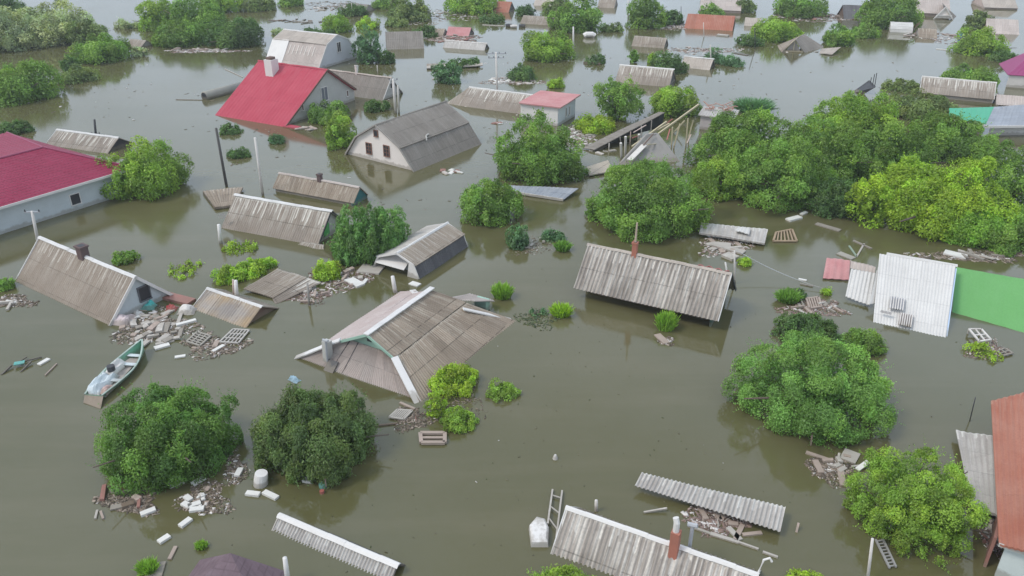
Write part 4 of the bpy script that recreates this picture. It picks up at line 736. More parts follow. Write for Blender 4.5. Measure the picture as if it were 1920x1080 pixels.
T(318,820,130,112,(.13,.27,.055),'large green tree right of the capsized boat',vert=.35,cs=.15,dens=1.1,seed=21)
T(592,822,128,104,(.12,.20,.06),'dark green tree beside the white barrel',vert=.55,cs=.14,dens=1.1,seed=22)
T(850,716,52,36,'lime','yellow green leafy plant at the corner of the hipped roof',vert=.3,cs=.2,seed=9,**B)
T(818,752,22,36,'lime','drooping yellow plant between roof corner and pallet',cs=.26,open_=.2,**B)
T(862,790,38,28,'bright','low bright green plant right of the floating boards',cs=.22,open_=.15,**B)
T(940,732,30,20,'bright','sprawling weed right of the yellow green plant',open_=.3,flat=.35,name='weeds',cat='plant')
tuft(378,1020,15,12,'bright','small grass tuft above the mauve roof')
tuft(278,1060,26,20,'bright','grass tuft at the bottom left beside a plank')
T(1062,1084,74,24,'bright','wide low bush at the bottom edge under the chimney roof',vert=.6,cs=.2,**B)
T(1508,1074,36,12,'lime','yellow green plant at the bottom edge right of the roof',open_=.3,name='weeds',cat='plant')
T(1845,660,34,16,'lime','thin pale weeds around the floating table',open_=.75,flat=.2,cut=.1,name='weeds',cat='plant')
T(1770,985,32,22,'mid','leafy foot of the bottom right tree near the ladder',open_=.2,**B)
# ================================================================ poles
pole((425,350),(405,240),.14,paint((.09,.085,.08),.8,.2,'dark_pole'),'dark bare pole rising from the tan slab roof')
pole((493,366),(478,258),.13,OFFW,'thin pale pole with dark foot right of the dark one')
pole((72,456),(60,396),.13,OFFW,'white pole with crossarm behind the brown roof at left',arms=((.97,1.2,0),))
pole((180,256),(177,224),.14,BLKM,'short dark lattice mast left of the dark pole',arms=((.15,.9,0),))
pole((742,212),(737,148),.17,OFFW,'pale twin pole by the grey shed gable',arms=((.97,1.,0),))
pole((748,214),(746,160),.14,CONC,'second leg of the pale twin pole')
pole((933,185),(930,98),.14,OFFW,'white power pole with crossarm behind the long grey roof',arms=((.97,2.6,0),(.88,2.,0)))
pole((1075,94),(1075,50),.15,WHITE,'white post by the wide green bush')
pole((1178,35),(1178,-10),.14,WHITE,'pale power pole at the top edge channel')
pole((1187,40),(1187,12),.13,OFFW,'shorter pale post beside the channel pole')
pole((1333,120),(1332,84),.12,CONC,'thin pale post at the beige shed end')
pole((414,456),(410,421),.16,WHITE,'white post with dark cap beside the streaked roof',name='post',cat='post')
pole((444,560),(442,526),.15,WHITE,'thick white post by the bright weeds',name='post',cat='post')
pole((439,556),(437,524),.09,PINKW,'thin brown stake touching the thick white post',name='post',cat='post')
pole((580,572),(576,531),.09,GREYW,'thin grey stake in front of the low slab roof',name='post',cat='post')
pole((741,548),(736,518),.16,WHITE,'white pipe post in front of the barn shaped shed',name='post',cat='post')
pole((1366,528),(1360,492),.07,WHITE,'short white post behind the striped roof end',name='post',cat='post')
pole((1378,532),(1377,470),.07,OFFW,'long thin white post at the striped roof end',name='post',cat='post')
pole((1626,1092),(1636,1010),.07,OFFW,'leaning white pole at the bottom near the lattice ladder')
pole((540,1090),(534,1046),.12,WHITE,'white stove pipe with black mouth by the mauve roof',name='flue_pipe',cat='pipe')
pole((1118,958),(1118,938),.09,OFFW,'short post with knob behind the bottom roof',name='post',cat='post')
pole((1818,790),(1829,745),.03,BLKM,'thin dark rod leaning from the water at right',name='rod',cat='rod')
o=MB().tube([(0,0,0),(0,0,.03),(.02,0,.09)],.3,12,.02).build('satellite_dish',WHITE); p=P(417,405,1.1); o.location=tuple(p); o.rotation_euler=(R(-70),0,R(30)); tag(o,'small white dish beside the streaked roof edge','satellite dish')
# ladders and rails
def ladder(a,b,c,d,n,label,name='ladder',mat=None,za=.1,zb=.1):
    A,B_,C_,D=[P(*q,z) for q,z in ((a,za),(b,zb),(c,za),(d,zb))]; o=empty(name,P(*a),0,label,'ladder'); lo=P(*a); mat=mat or OFFW
    for x,y in ((A,B_),(C_,D)): MB().bar(x-lo,y-lo,.08).build('rail',mat,o)
    for i in range(n): t_=(i+.5)/n; MB().bar(A+(B_-A)*t_-lo,C_+(D-C_)*t_-lo,.05).build('rung',mat,o)
ladder((1036,918),(1027,982),(1054,920),(1043,1008),3,'two white rails left of the bottom roof corner',zb=.2)
ladder((1642,1012),(1668,1065),(1655,1010),(1680,1063),9,'grey lattice ladder lying under the bottom right tree',mat=STEEL)
# ================================================================ boat
def boat(a,b,wd,label):
    A=P(*a);B_=P(*b); u=B_-A; Ln=np.linalg.norm(u); yaw=math.atan2(u[1],u[0]); o=empty('rowing_boat',A,yaw,label,'boat'); st=13; mb=MB(); ring=[]
    for i in range(st):
        t_=i/(st-1); w_=wd*(.62+.38*math.sin(min(1,t_*1.9)*math.pi/2))*(1-max(0,(t_-.45)/.55)**2.0*.97); k=.34+.42*max(0,(t_-.5)/.5)**2; x=t_*Ln
        ring.append([(x,-w_/2,k),(x,-w_/2*.86,k*.35),(x,-w_*.28,-.14+.3*max(0,t_-.7)),(x,w_*.28,-.14+.3*max(0,t_-.7)),(x,w_/2*.86,k*.35),(x,w_/2,k)])
    inn=[[(x,y*.93,z+.0) if abs(z)>.2 else (x,y*.92,z+.05) for x,y,z in r] for r in ring]
    vs=[q for r in ring for q in r]+[q for r in inn for q in r]; n=len(ring)*6; fs=[]
    for i in range(st-1):
        for j in range(5): p=i*6+j; fs+=[(p,p+6,p+7,p+1),(n+p,n+p+1,n+p+7,n+p+6)]
        fs+=[(i*6,n+i*6,n+i*6+6,i*6+6),(i*6+5,i*6+11,n+i*6+11,n+i*6+5)]
    fs+=[tuple(range(6)),tuple(range(n-6,n))]; mb.add(vs,fs); mb.build('hull',BOATG,o)
    mb=MB()
    for i in range(st-1):
        for j in (0,5): mb.bar(np.array(ring[i][j])+[0,0,.02],np.array(ring[i+1][j])+[0,0,.02],.09,.05)
    mb.build('gunwale',paint((.40,.50,.44),.7,.5,'worn_mint_rail'),o)
    mb=MB(); sheet(mb,(.2,wd*.33,.10),(Ln*.8,wd*.2,.14),(Ln*.8,-wd*.2,.14),(.2,-wd*.33,.10),0,0,.03,.01); mb.build('floor',paint((.55,.50,.48),.85,.4,'pinkish_deck'),o)
    for t_ in (.3,.62,.8): MB().box((Ln*t_,0,.3),(.25,wd*(.85 if t_<.7 else .5),.04)).build('thwart',CLOTH,o)
    MB().prism([(-.75,-wd*.5,.02),(0.05,-wd*.34,.32),(.05,wd*.34,.32),(-.35,wd*.28,.05)],(0,0,-.05)).build('stern_board',paint((.32,.25,.2),.85,.5,'brown_stern_board'),o)
    return o,Ln
bo,Ln=boat((178,750),(271,657),1.6,'mint green rowing boat loaded with white tarpaulin and its stern awash')
rg=np.random.default_rng(4)
def crumple(name,x0,x1,y0,y1,z,h,mat,label,cat='tarpaulin',n=14,m=10,seed=1):
    r=np.random.default_rng(seed); k=r.normal(size=(5,2))*3.2; ph=r.uniform(0,6,5); mb=MB(); vs=[];top=[]
    for j in range(m+1):
        for i in range(n+1):
            s,t_=i/n,j/m; e=min(s,1-s,t_,1-t_); hh=z+h*min(1,e*6)**.6*(.55+.3*sum(math.sin(k[q,0]*s*2+k[q,1]*t_*2+ph[q]) for q in range(5))/2.2); top.append((x0+(x1-x0)*(s+.03*math.sin(t_*9)),y0+(y1-y0)*(t_+.05*math.sin(s*7)),hh))
    st=n+1; fs=[(j*st+i,j*st+i+1,(j+1)*st+i+1,(j+1)*st+i) for j in range(m) for i in range(n)]; N=len(top); bot=[(x,y,z-.06) for x,y,_ in top]; fs+=[tuple(N+q for q in f[::-1]) for f in fs]
    for i in range(n): fs+=[(i,N+i,N+i+1,i+1),(m*st+i+1,N+m*st+i+1,N+m*st+i,m*st+i)]
    for j in range(m): fs+=[((j+1)*st,N+(j+1)*st,N+j*st,j*st),(j*st+n,N+j*st+n,N+(j+1)*st+n,(j+1)*st+n)]
    mb.add(top+bot,fs); o=mb.build(name,mat); tag(o,label,cat); return o
yw=bo.rotation_euler[2]
for (x0,x1,y0,y1,h,mat,lab,sd) in ((.15,Ln*.42,-.2,.72,.5,CLOTH,'crumpled pale grey sheet heaped in the stern half of the boat',2),(Ln*.38,Ln*.66,.02,.62,.5,WHITE,'white cloth bundle amidships in the boat',5),(.3,Ln*.22,-.55,-.1,.25,paint((.6,.42,.38),.9,.3,'dull_pink_cloth'),'dull pink cloth in the boat stern corner',8)):
    o=crumple('tarpaulin',x0,x1,y0,y1,.2,h,mat,lab,'cloth',seed=sd); o.location=bo.location; o.rotation_euler=(0,0,yw)
o=MB().tube([(0,0,0),(0,0,.25),(0,0,.3)],.22,10).build('bucket',BLKM); p=P(209,694,.45); o.location=tuple(p); tag(o,'dark bucket sitting on the sheets in the boat','bucket')
# ================================================================ individual floating objects
c=P(1011,1003); mb=MB(); prof=[(-.62,-1.0,.0),(.62,-1.0,0),(.75,.3,0),(.5,1.05,0),(-.15,1.25,0),(-.75,.5,0)]; mb.add([(x,y,-.1) for x,y,_ in prof]+[(x*.9,y*.92,.32) for x,y,_ in prof]+[(x*.7,y*.75,.42) for x,y,_ in prof],[tuple(range(6))[::-1]]+[(i,(i+1)%6,6+(i+1)%6,6+i) for i in range(6)]+[(6+i,6+(i+1)%6,12+(i+1)%6,12+i) for i in range(6)]+[tuple(range(12,18))]); o=mb.build('upturned_tub',WHITE); o.location=tuple(c); o.scale=(.62,.74,.8); tag(o,'white upturned tub floating left of the two rails','tub')
o=MB().tube([(0,0,-.3),(0,0,.35),(.02,0,.62),(.02,0,.70)],.34,16,.29).build('barrel',WHITE,smooth=False); p=P(489,908); o.location=tuple(p); o.rotation_euler=(0,.15,0); tag(o,'white plastic barrel beside the dark green tree','barrel')
o=crumple('blue_bag',-.35,.35,-.2,.2,.02,.2,BLUE,'light blue plastic bag floating in open water','bag',8,6,3); o.location=tuple(P(552,713)); o.rotation_euler=(0,0,-.6)
def frame_item(pts,label,name='window_frame',mat=None,nx=2,ny=2,w_=.07,cat='frame',z=.1,legs=0,slats=False):
    q=[P(x,y,z) for x,y in pts]; lo=sum(q)/4; lo[2]=0; q=[k-lo for k in q]; o=empty(name,lo,0,label,cat); mb=MB(); mat=mat or WHITE
    for i in range(4): mb.bar(q[i],q[(i+1)%4],w_*1.4,w_)
    mb.build('outer_frame',mat,o); mb=MB()
    for i in range(1,nx+1): t_=i/(nx+1); mb.bar(q[0]*(1-t_)+q[1]*t_,q[3]*(1-t_)+q[2]*t_,w_,w_*.8)
    for i in range(1,ny+1): t_=i/(ny+1); mb.bar(q[0]*(1-t_)+q[3]*t_,q[1]*(1-t_)+q[2]*t_,w_,w_*.7)
    if nx+ny: mb.build('slat' if slats else 'glazing_bar',mat,o)
    for i in range(legs): MB().bar(q[i],q[i]+np.array([0,0,-.4]),.07).build('leg',mat,o)
    return o
frame_item([(437,617),(467,619),(447,643),(412,641)],'white grid frame floating below the rusty shed',nx=4,ny=2)
frame_item([(370,622),(395,630),(375,648),(350,640)],'grey green slatted frame left of the white grid frame',mat=CONC,nx=2,ny=4)
frame_item([(745,768),(773,770),(757,786),(730,782)],'pale slatted pallet by the corner of the hipped roof',name='pallet',mat=OFFW,nx=6,ny=0,cat='pallet',slats=True)
frame_item([(1817,617),(1840,617),(1858,637),(1836,640)],'upturned table with pale frame right of the white roof',name='table',mat=OFFW,nx=1,ny=1,cat='table',legs=4,z=.35,w_=.08)
frame_item([(1870,658),(1884,653),(1899,662),(1880,667)],'small grey crate lid right of the upturned table',name='crate',mat=GREYW,nx=1,ny=1,cat='crate')
frame_item([(1512,560),(1535,557),(1540,575),(1518,578)],'reddish slatted pallet above the dark green bush',name='pallet',mat=PINKW,nx=4,ny=0,cat='pallet',slats=True,w_=.1)
frame_item([(788,812),(834,812),(834,830),(790,830)],'two long pale boards with gaps under the yellow plant',name='pallet',mat=PINKW,nx=0,ny=1,cat='pallet',w_=.14,slats=True)
frame_item([(1455,436),(1485,430),(1494,452),(1450,452)],'orange brown slatted crate side near the wood',name='crate',mat=paint((.5,.35,.22),.8,.4,'orange_boards'),nx=5,ny=0,cat='crate',w_=.11,slats=True)
o=empty('chair',P(38,686),.4,'turquoise stool with dark legs floating at the left','stool'); MB().box((0,0,.2),(.55,.35,.06)).build('seat',TURQ,o)
for k in ((-.9,-.35),(.1,-.45)): MB().bar((k[0]+.5,0,.15),(k[0],k[1]-.3,.0),.09).build('leg',BLKM,o)
MB().bar((.2,.3,.1),(1.1,.5,.05),.06).bar((.0,.3,.15),(.3,.75,.1),.06).build('backrest',BLKM,o); o.name='stool'
plank((73,685),(92,674),.28,WHITE,'white board right of the turquoise stool',h=.1,group=None)
plank((85,705),(107,683),.06,PINKW,'thin stick right of the turquoise stool',name='stick',cat='stick')
o=MB().tube([(0,0,0),(0,0,.15),(0,0,.25)],.14,10,.05).build('float_ball',WHITE); o.location=tuple(P(1041,860)); tag(o,'tiny white float alone in open water','float')
plank((1207,962),(1250,959),.08,OFFW,'pale stick with a knob right of the short post',name='stick',cat='stick',zb=.15)
plank((1290,987),(1332,1002),.12,CONC,'pale pipe starting at the brick chimney',name='pipe',cat='pipe'); plank((1332,1002),(1385,1018),.18,OFFW,'thick middle length of the pale pipe chain',name='pipe',cat='pipe'); plank((1385,1018),(1422,1031),.09,OFFW,'thin length of the pale pipe chain',name='pipe',cat='pipe'); plank((1430,1036),(1458,1046),.1,OFFW,'last short length of the pale pipe chain',name='pipe',cat='pipe')
plank((1511,849),(1556,864),.2,PINKW,'long pale beam under the biggest tree'); plank((1528,864),(1540,888),.3,PINKW,'short double plank left of the vertical plank'); plank((1573,872),(1581,912),.3,PINKW,'pinkish plank pointing down between the two right trees'); plank((1579,851),(1608,862),.9,OFFW,'wide pale panel beside the biggest tree',name='panel',cat='panel')
plank((1607,882),(1626,873),.25,WHITE,'small white board at the bright round tree',zb=.2)
plank((700,800),(745,795),.1,BRN,'dark branch left of the pale pallet',name='branch',cat='branch'); plank((750,756),(778,768),.14,PINKW,'thin board above the pale pallet')
plank((1600,452),(1634,467),.18,GREYW,'grey board of the wreck above the white roof'); plank((1592,462),(1606,482),.12,MINT,'mint board of the wreck above the white roof'); plank((1606,482),(1620,458),.12,OFFW,'pale slanting board of the wreck above the white roof'); plank((1572,475),(1600,486),.6,CONC,'flat grey panel of the wreck above the white roof',name='panel',cat='panel')
plank((1540,566),(1563,581),.12,PINKW,'thin pale beam right of the reddish pallet'); plank((1485,622),(1520,635),.16,GREYW,'curved pale branch between the dark bush and the biggest tree',name='branch',cat='branch'); plank((1497,524),(1512,527),.2,WHITE,'small white board in water left of the pink roof'); plank((1500,533),(1524,538),.12,GREYW,'grey driftwood left of the pink roof',name='branch',cat='branch')
plank((1477,414),(1500,408),.55,WHITE,'white foam slab floating before the wood',name='foam_slab',cat='foam',h=.2); plank((1502,403),(1512,399),.3,WHITE,'smaller white foam piece behind the foam slab',name='foam_slab',cat='foam',h=.15)
plank((1770,474),(1812,484),.8,OFFW,'pale rounded slab at the water edge of the wood',name='foam_slab',cat='foam',h=.2); plank((1530,420),(1575,433),.5,GREYW,'brown log at the water edge of the wood',name='log',cat='log')
plank((1232,628),(1250,645),.45,PINKW,'pale board slanting below the tall grass tuft'); plank((675,504),(716,508),1.3,OFFW,'large white panel at the foot of the barn shaped shed',name='panel',cat='panel',h=.14); plank((655,525),(677,537),.7,WHITE,'white square foam board in the shed litter',name='foam_slab',cat='foam',h=.15); plank((770,531),(786,536),.5,OFFW,'small pale block before the barn shaped shed',name='foam_block',cat='foam')
plank((296,553),(360,569),.8,RUSTP,'dull red upturned trough by the white gable',name='trough',cat='trough',h=.3); plank((331,612),(368,602),.28,WHITE,'long white beam in the gable debris',h=.22)
plank((290,655),(318,647),.4,WHITE,'white foam plank left edge of the gable debris',name='foam_block',cat='foam',h=.15); plank((328,671),(348,668),.25,WHITE,'small white foam plank below the slatted frame',name='foam_block',cat='foam'); plank((399,660),(420,648),.25,WHITE,'white foam plank below the grid frame',name='foam_block',cat='foam'); plank((408,640),(402,652),.3,PINKW,'pink board leaning by the grid frame')
o=crumple('turquoise_sheet',-.5,.5,-.35,.35,.02,.5,TURQ,'turquoise cloth in the debris under the white gable','cloth',8,6,4); o.location=tuple(P(277,577)); o=crumple('red_bundle',-.35,.35,-.3,.3,.02,.4,RED,'red bundle in the debris under the white gable','bundle',8,6,6); o.location=tuple(P(322,580)); o=crumple('sack',-.6,.5,-.4,.4,.02,.5,OFFW,'pale sack between the gable and the rusty shed','sack',8,6,9); o.location=tuple(P(352,585)); o=crumple('sack',-.7,.7,-.6,.6,.02,.6,paint((.62,.52,.52),.9,.4,'pinkish_cloth'),'pinkish cloth heap at the lower tip of the brown roof','cloth',10,8,12); o.location=tuple(P(230,602))
plank((183,958),(179,974),.1,OFFW,'left thin white stick below the tree litter',name='stick',cat='stick'); plank((189,960),(194,974),.1,PINKW,'right thin pale stick below the tree litter',name='stick',cat='stick')
for a,b,l in (((264,967),(292,956),'white foam bar below the first litter heap'),((318,913),(345,903),'white foam bar under the large green tree'),((361,910),(384,897),'thick white foam bar at the tree foot'),((353,952),(377,944),'white foam bar on top of the litter cluster'),((356,958),(383,955),'white foam bar in the middle of the litter cluster'),((338,989),(358,974),'white foam bar just below the litter cluster'),((298,1019),(318,1006),'lowest white foam bar in the left chain'),((343,945),(357,952),'squat white foam block at the cluster left'),((348,932),(358,940),'upper squat white foam block of the cluster'),((444,895),(452,880),'thin white foam bar between the two trees'),((462,926),(487,929),'white foam bar beneath the barrel'),((495,924),(520,936),'white pipe piece below the dark tree'),((569,901),(586,904),'white foam tile at the dark tree foot')):
    plank(a,b,.28,WHITE,l,name='foam_block',cat='foam',h=.16,group='white foam pieces floating at lower left')
plank((318,1050),(330,1026),.16,PINKW,'forked brown stick right of the lowest foam bar',name='stick',cat='stick'); plank((275,1072),(308,1068),.8,GREYW,'grey brown board at the bottom left grass tuft',name='panel',cat='panel')
o=MB().tube([(0,0,-.05),(0,0,.12),(0,0,.16)],.2,10).build('teal_bowl',TURQ); o.location=tuple(P(606,912)); tag(o,'small teal bowl at the foot of the dark tree','bowl')
o=MB().tube([(0,0,-.05),(0,0,.1),(0,0,.14)],.11,10).build('red_can',RED); o.location=tuple(P(604,924)); tag(o,'tiny red can below the teal bowl','can')
for i in range(5): # broken rafters beneath the floating roof
    a=[((1310,950),(1325,975)),((1331,945),(1350,976)),((1352,976),(1358,958)),((1365,982),(1384,984)),((1378,1014),(1392,985))][i]; plank(a[0],a[1],.22,PINKW,['first','second','third','fourth','fifth'][i]+' pale broken timber from the left under the floating roof',group='broken timbers under the floating roof')
plank((1365,990),(1388,1014),.25,OFFW,'pale crossed timber with forked end below the floating roof'); plank((1392,1004),(1428,1000),.18,PINKW,'pale timber pointing right below the floating roof')
# ruined flat roofs near wide tree
f=House('sunken_roof','broken grey flat roof with white patches right of the very wide tree','roof',(1312,436),(1435,458)); quad(f,'roof_slope',M['slate_light'],[(1315,417,.7),(1440,430,.6),(1434,456,.35),(1311,436,.45)],.4,.02,.15); quad(f,'loose_sheet',M['white_sheet'],[(1385,424,.85),(1407,428,.8),(1405,438,.75),(1378,432,.8)],.3,.02)
plank((1335,458),(1395,475),.7,OFFW,'pale broken slab below the ruined flat roof',name='panel',cat='panel',h=.15); plank((1330,448),(1350,466),.35,PINKW,'pinkish board beside the pale broken slab'); plank((1362,486),(1376,480),1.0,OFFW,'squat pale slab behind the striped roof end',name='panel',cat='panel',h=.3); plank((1375,448),(1395,472),.3,PINKW,'narrow pinkish board right of the pale broken slab')
plank((905,47),(945,49),.5,OFFW,'long white board floating at top centre',name='board',cat='board'); 
for i,(x,y,c_) in enumerate(((954,50,BLKM),(963,52,OFFW),(979,51,BLKM))): 
    o=MB().tube([(-.6,0,.2),(0,0,.25),(.6,0,.2)],.3,8).build('drum',c_); o.location=tuple(P(x,y)); tag(o,['left dark drum right of the long white board','white drum between two dark ones','right dark drum of the three floating drums'][i],'drum','three drums floating at top centre')
plank((1095,118),(1125,121),.5,BRN,'dark brown raft of boards below the wide bush',name='raft',cat='raft',h=.35); plank((1120,120),(1124,117),.6,DARK,'small dark box on the brown raft',name='box',cat='box',h=.5)
o=MB().tube([(-.9,0,.2),(-.5,0,.45),(.5,0,.45),(.9,0,.2)],.5,10).build('float_tank',WHITE); o.location=tuple(P(1105,70)); tag(o,'white rounded tank at the foot of the top centre tree','tank')
plank((1755,92),(1776,94),.35,WHITE,'white board floating left of the bright right bush',name='board',cat='board'); o=MB().tube([(0,0,-.1),(0,0,.6),(0,0,.9)],.4,10,.2).build('barrel',paint((.08,.22,.5),.5,.2,'blue_plastic_barrel')); o.location=tuple(P(1800,71)); tag(o,'blue barrel below the small white gable','barrel')
plank((1345,66),(1366,68),.9,OFFW,'small white raft in front of the faded red roof',name='raft',cat='raft',h=.3); plank((1374,99),(1402,104),.7,BLKM,'dark flat board floating in the upper right water',name='board',cat='board')
plank((422,130),(455,145),.1,OFFW,'thin white rod behind the red roof corner',name='rod',cat='rod'); plank((330,187),(380,188),.12,GREYW,'thin driftwood line left of the cylinder tank',name='branch',cat='branch')
plank((1470,8),(1480,10),2.2,WHITE,'small white hut side glimpsed in the top bushes',name='panel',cat='panel',h=1.2)
# ================================================================ scattered scraps
sc=[
(34,285,615,62,32,'board',(OFFW,PINKW,GREYW,OFFW),'small pale or brown board in the debris under the white gable','boards in the gable debris',1,(.3,1.25),(.2,.5)),
(9,240,595,28,14,'block',(OFFW,PINKW,WHITE),'whitish crumpled piece at the brown roof tip','pieces at the brown roof tip',2,(.3,.8),(.2,.45)),
(8,400,652,45,14,'stick',(PINKW,GREYW),'thin stick among the debris by the grid frame','sticks by the grid frame',3,(.5,1.3),(.06,.14)),
(16,650,520,42,18,'board',(OFFW,PINKW,WHITE,GREYW),'small pale scrap in the litter by the barn shaped shed','scraps by the barn shaped shed',4,(.2,.9),(.12,.4)),
(9,575,552,40,15,'board',(OFFW,PINKW,WHITE),'small scrap along the low slab roof edge','scraps along the slab roof',5,(.25,.8),(.12,.3)),
(8,230,935,40,18,'board',(PINKW,RUSTP,BRN,GREYW),'brown board scrap in the litter at the green tree foot','board scraps at the green tree foot',6,(.3,1.1),(.12,.3)),
(10,375,935,28,22,'block',(OFFW,WHITE,PINKW),'small pale lump in the lower left foam cluster','small lumps in the foam cluster',7,(.12,.4),(.1,.25)),
(7,1340,965,35,16,'stick',(PINKW,GREYW,OFFW),'thin timber splinter below the floating roof','splinters below the floating roof',8,(.5,1.2),(.06,.15)),
(7,1355,465,30,14,'board',(OFFW,PINKW),'pale broken board by the ruined flat roof','boards by the ruined flat roof',9,(.4,1.4),(.2,.5)),
(10,1530,575,45,14,'board',(OFFW,PINKW,GREYW),'driftwood scrap around the reddish pallet','scraps around the reddish pallet',10,(.3,1.2),(.08,.25)),
(9,1855,655,28,14,'stick',(PINKW,OFFW,GREYW),'stick in the tangle by the upturned table','sticks by the upturned table',11,(.4,1.2),(.05,.12)),
(8,1860,1000,20,32,'block',(WHITE,OFFW,STEEL,RUSTP),'small scrap in dark water beside the rusty roof','scraps beside the rusty roof',12,(.15,.6),(.1,.3)),
(8,1580,870,30,14,'board',(OFFW,PINKW),'small board scrap between the two big right trees','scraps between the two big right trees',13,(.2,.7),(.1,.25)),
(12,960,152,45,8,'block',(OFFW,WHITE,PINKW),'whitish rubble piece behind the white hut','rubble behind the white hut',14,(.4,1.2),(.3,.7)),
(12,1075,250,35,12,'block',(OFFW,CONC,WHITE),'pale rubble piece beside the barn and the hut','rubble beside the barn and hut',15,(.4,1.1),(.3,.6)),
(10,835,148,20,3,'block',(OFFW,WHITE),'white foam piece under the small round tree','foam under the small round tree',16,(.5,1.3),(.3,.5)),
(12,380,94,60,3,'board',(OFFW,PINKW),'pale driftwood along the upper left clump','driftwood along the upper left clump',17,(.8,2.2),(.3,.5)),
(8,30,190,32,3,'board',(OFFW,WHITE),'pale driftwood under the broad left bush','driftwood under the broad left bush',18,(.6,1.6),(.3,.5)),
(14,1255,50,55,5,'block',(OFFW,PINKW,WHITE),'pale rubble between tall tree and red roof at top','rubble left of the faded red roof',19,(.5,1.6),(.3,.8)),
(22,1560,30,90,7,'board',(PINKW,RUSTP,OFFW,BRN),'reddish plank in the long debris line at top right','planks in the top right debris line',20,(1.,3.5),(.4,.9)),
(12,640,14,60,8,'block',(OFFW,BRN,GREYW),'far small scrap on the water at top left of centre','far scraps at top left of centre',21,(.6,2.),(.4,.8)),
(12,560,40,60,5,'board',(BLKM,GREYW,BRN),'dark driftwood behind the gambrel roof','dark driftwood behind the gambrel roof',22,(.8,2.5),(.3,.6)),
(10,850,72,40,8,'board',(RUSTP,OFFW,PINKW),'red or pale plank on the sheds near top centre','planks near the low grey shed',23,(1.,2.6),(.4,.7)),
(10,1300,92,40,4,'block',(OFFW,PINKW,GREYW),'pale scrap line by the brown channel shed','scraps by the channel shed',24,(.6,1.8),(.3,.6)),
(10,1745,65,60,5,'board',(PINKW,OFFW,BRN),'scrap below the brown top right building','scraps below the top right building',25,(.8,2.2),(.3,.6)),
(8,1760,215,60,8,'block',(OFFW,WHITE,PINKW),'pale scrap among the olive bushes at right','scraps among the olive bushes',26,(.5,1.2),(.3,.6)),
(8,840,322,24,4,'block',(OFFW,RUSTP,WHITE),'pinkish white scrap at the grey house eave','scraps at the grey house eave',27,(.4,1.2),(.2,.5)),
(8,575,242,18,3,'board',(OFFW,PINKW),'pale scrap at the red roof lower corner','scraps at the red roof corner',28,(.5,1.4),(.3,.5)),
(6,1850,478,60,5,'board',(GREYW,OFFW),'driftwood under the lower right of the wood','driftwood under the wood',29,(.6,1.8),(.2,.4)),
(8,1490,98,40,6,'block',(OFFW,GREYW),'small scrap beside the timber truss roof','scraps beside the truss roof',30,(.5,1.4),(.3,.5)),
(6,15,568,22,8,'board',(OFFW,PINKW,WHITE),'pale board in the litter at the left edge','boards at the left edge',31,(.5,1.3),(.15,.3)),
(6,760,790,30,14,'stick',(PINKW,BRN,RUSTP),'twig in the litter by the pale pallet','twigs by the pale pallet',32,(.3,.8),(.06,.12)),
(8,1000,455,30,12,'board',(OFFW,GREYW),'tiny scrap by the greyish weed clump','scraps by the greyish weeds',33,(.2,.5),(.1,.25)),
(8,1140,275,60,20,'block',(OFFW,CONC),'pale rubble under the barn roof','rubble under the barn roof',34,(.4,.9),(.2,.5)),
(5,935,232,8,2,'block',(WHITE,RUSTP),'white bag at the long grey roof eave','bags at the long grey roof eave',35,(.5,1.),(.3,.6)),
]
for n,cx,cy,rx,ry,what,mats,lab,grp,sd,sz,wd in sc: scatter(n,cx,cy,rx,ry,what,lab,grp,sd,mats,sz,wd)
RD=((.24,.17,.145),(.34,.26,.23),(.16,.11,.09),(.22,.15,.12))
litter(285,612,75,34,900,'brown litter and twigs floating under the white gable',1,pale=.2); litter(400,648,60,22,420,'brown litter round the grid frame',2,pale=.12)
litter(640,522,62,20,520,'brown pinkish litter before the upright shrub',3,RD,pale=.3); litter(575,555,48,14,260,'brown litter along the low slab roof',4,RD,pale=.2)
litter(245,940,52,24,700,'dark brown litter raft at the foot of the large green tree',5,pale=.04,size=(.05,.3)); litter(385,935,46,34,520,'brown litter around the lower left foam cluster',6,pale=.1,size=(.05,.25)); litter(440,880,22,34,260,'dark litter between the two lower left trees',7,pale=.1,size=(.05,.25))
litter(775,785,42,22,420,'brown litter by the pale pallet',8,pale=.05,size=(.05,.25)); litter(1350,975,70,26,420,'brown splintered wood below the floating roof',9,RD,pale=.2,size=(.06,.35)); litter(1560,880,42,26,420,'brown litter between the two big right trees',10,pale=.1,size=(.05,.3))
litter(1865,1000,24,44,420,'dark litter beside the rusty roof',11,((.09,.08,.08),(.16,.12,.11),(.3,.2,.2)),pale=.2,size=(.05,.25)); litter(1525,578,60,16,420,'brown litter around the reddish pallet',12,RD,pale=.2); litter(1850,655,36,20,260,'twiggy litter by the upturned table',13,RD,pale=.25,size=(.05,.3))
litter(1355,462,48,18,360,'pale brown litter around the ruined flat roof',14,RD,pale=.4); litter(1560,32,115,7,420,'reddish debris line on the water at top right',15,RD,pale=.3,size=(.3,1.4)); litter(1260,50,60,5,260,'pale debris line left of the faded red roof',16,RD,pale=.45,size=(.2,.9)); litter(850,72,55,9,260,'reddish debris on the sheds near top centre',17,RD,pale=.3,size=(.3,1.))
litter(1085,258,45,20,420,'pale rubble litter between hut and barn',18,RD,pale=.5,size=(.1,.6)); litter(965,152,55,7,260,'pale litter behind the white hut',19,RD,pale=.5,size=(.2,.7)); litter(640,12,80,9,260,'far grey litter at top left of centre',20,pale=.3,size=(.3,1.1)); litter(820,30,90,14,200,'far scattered litter near the top centre bushes',21,pale=.3,size=(.3,1.1))
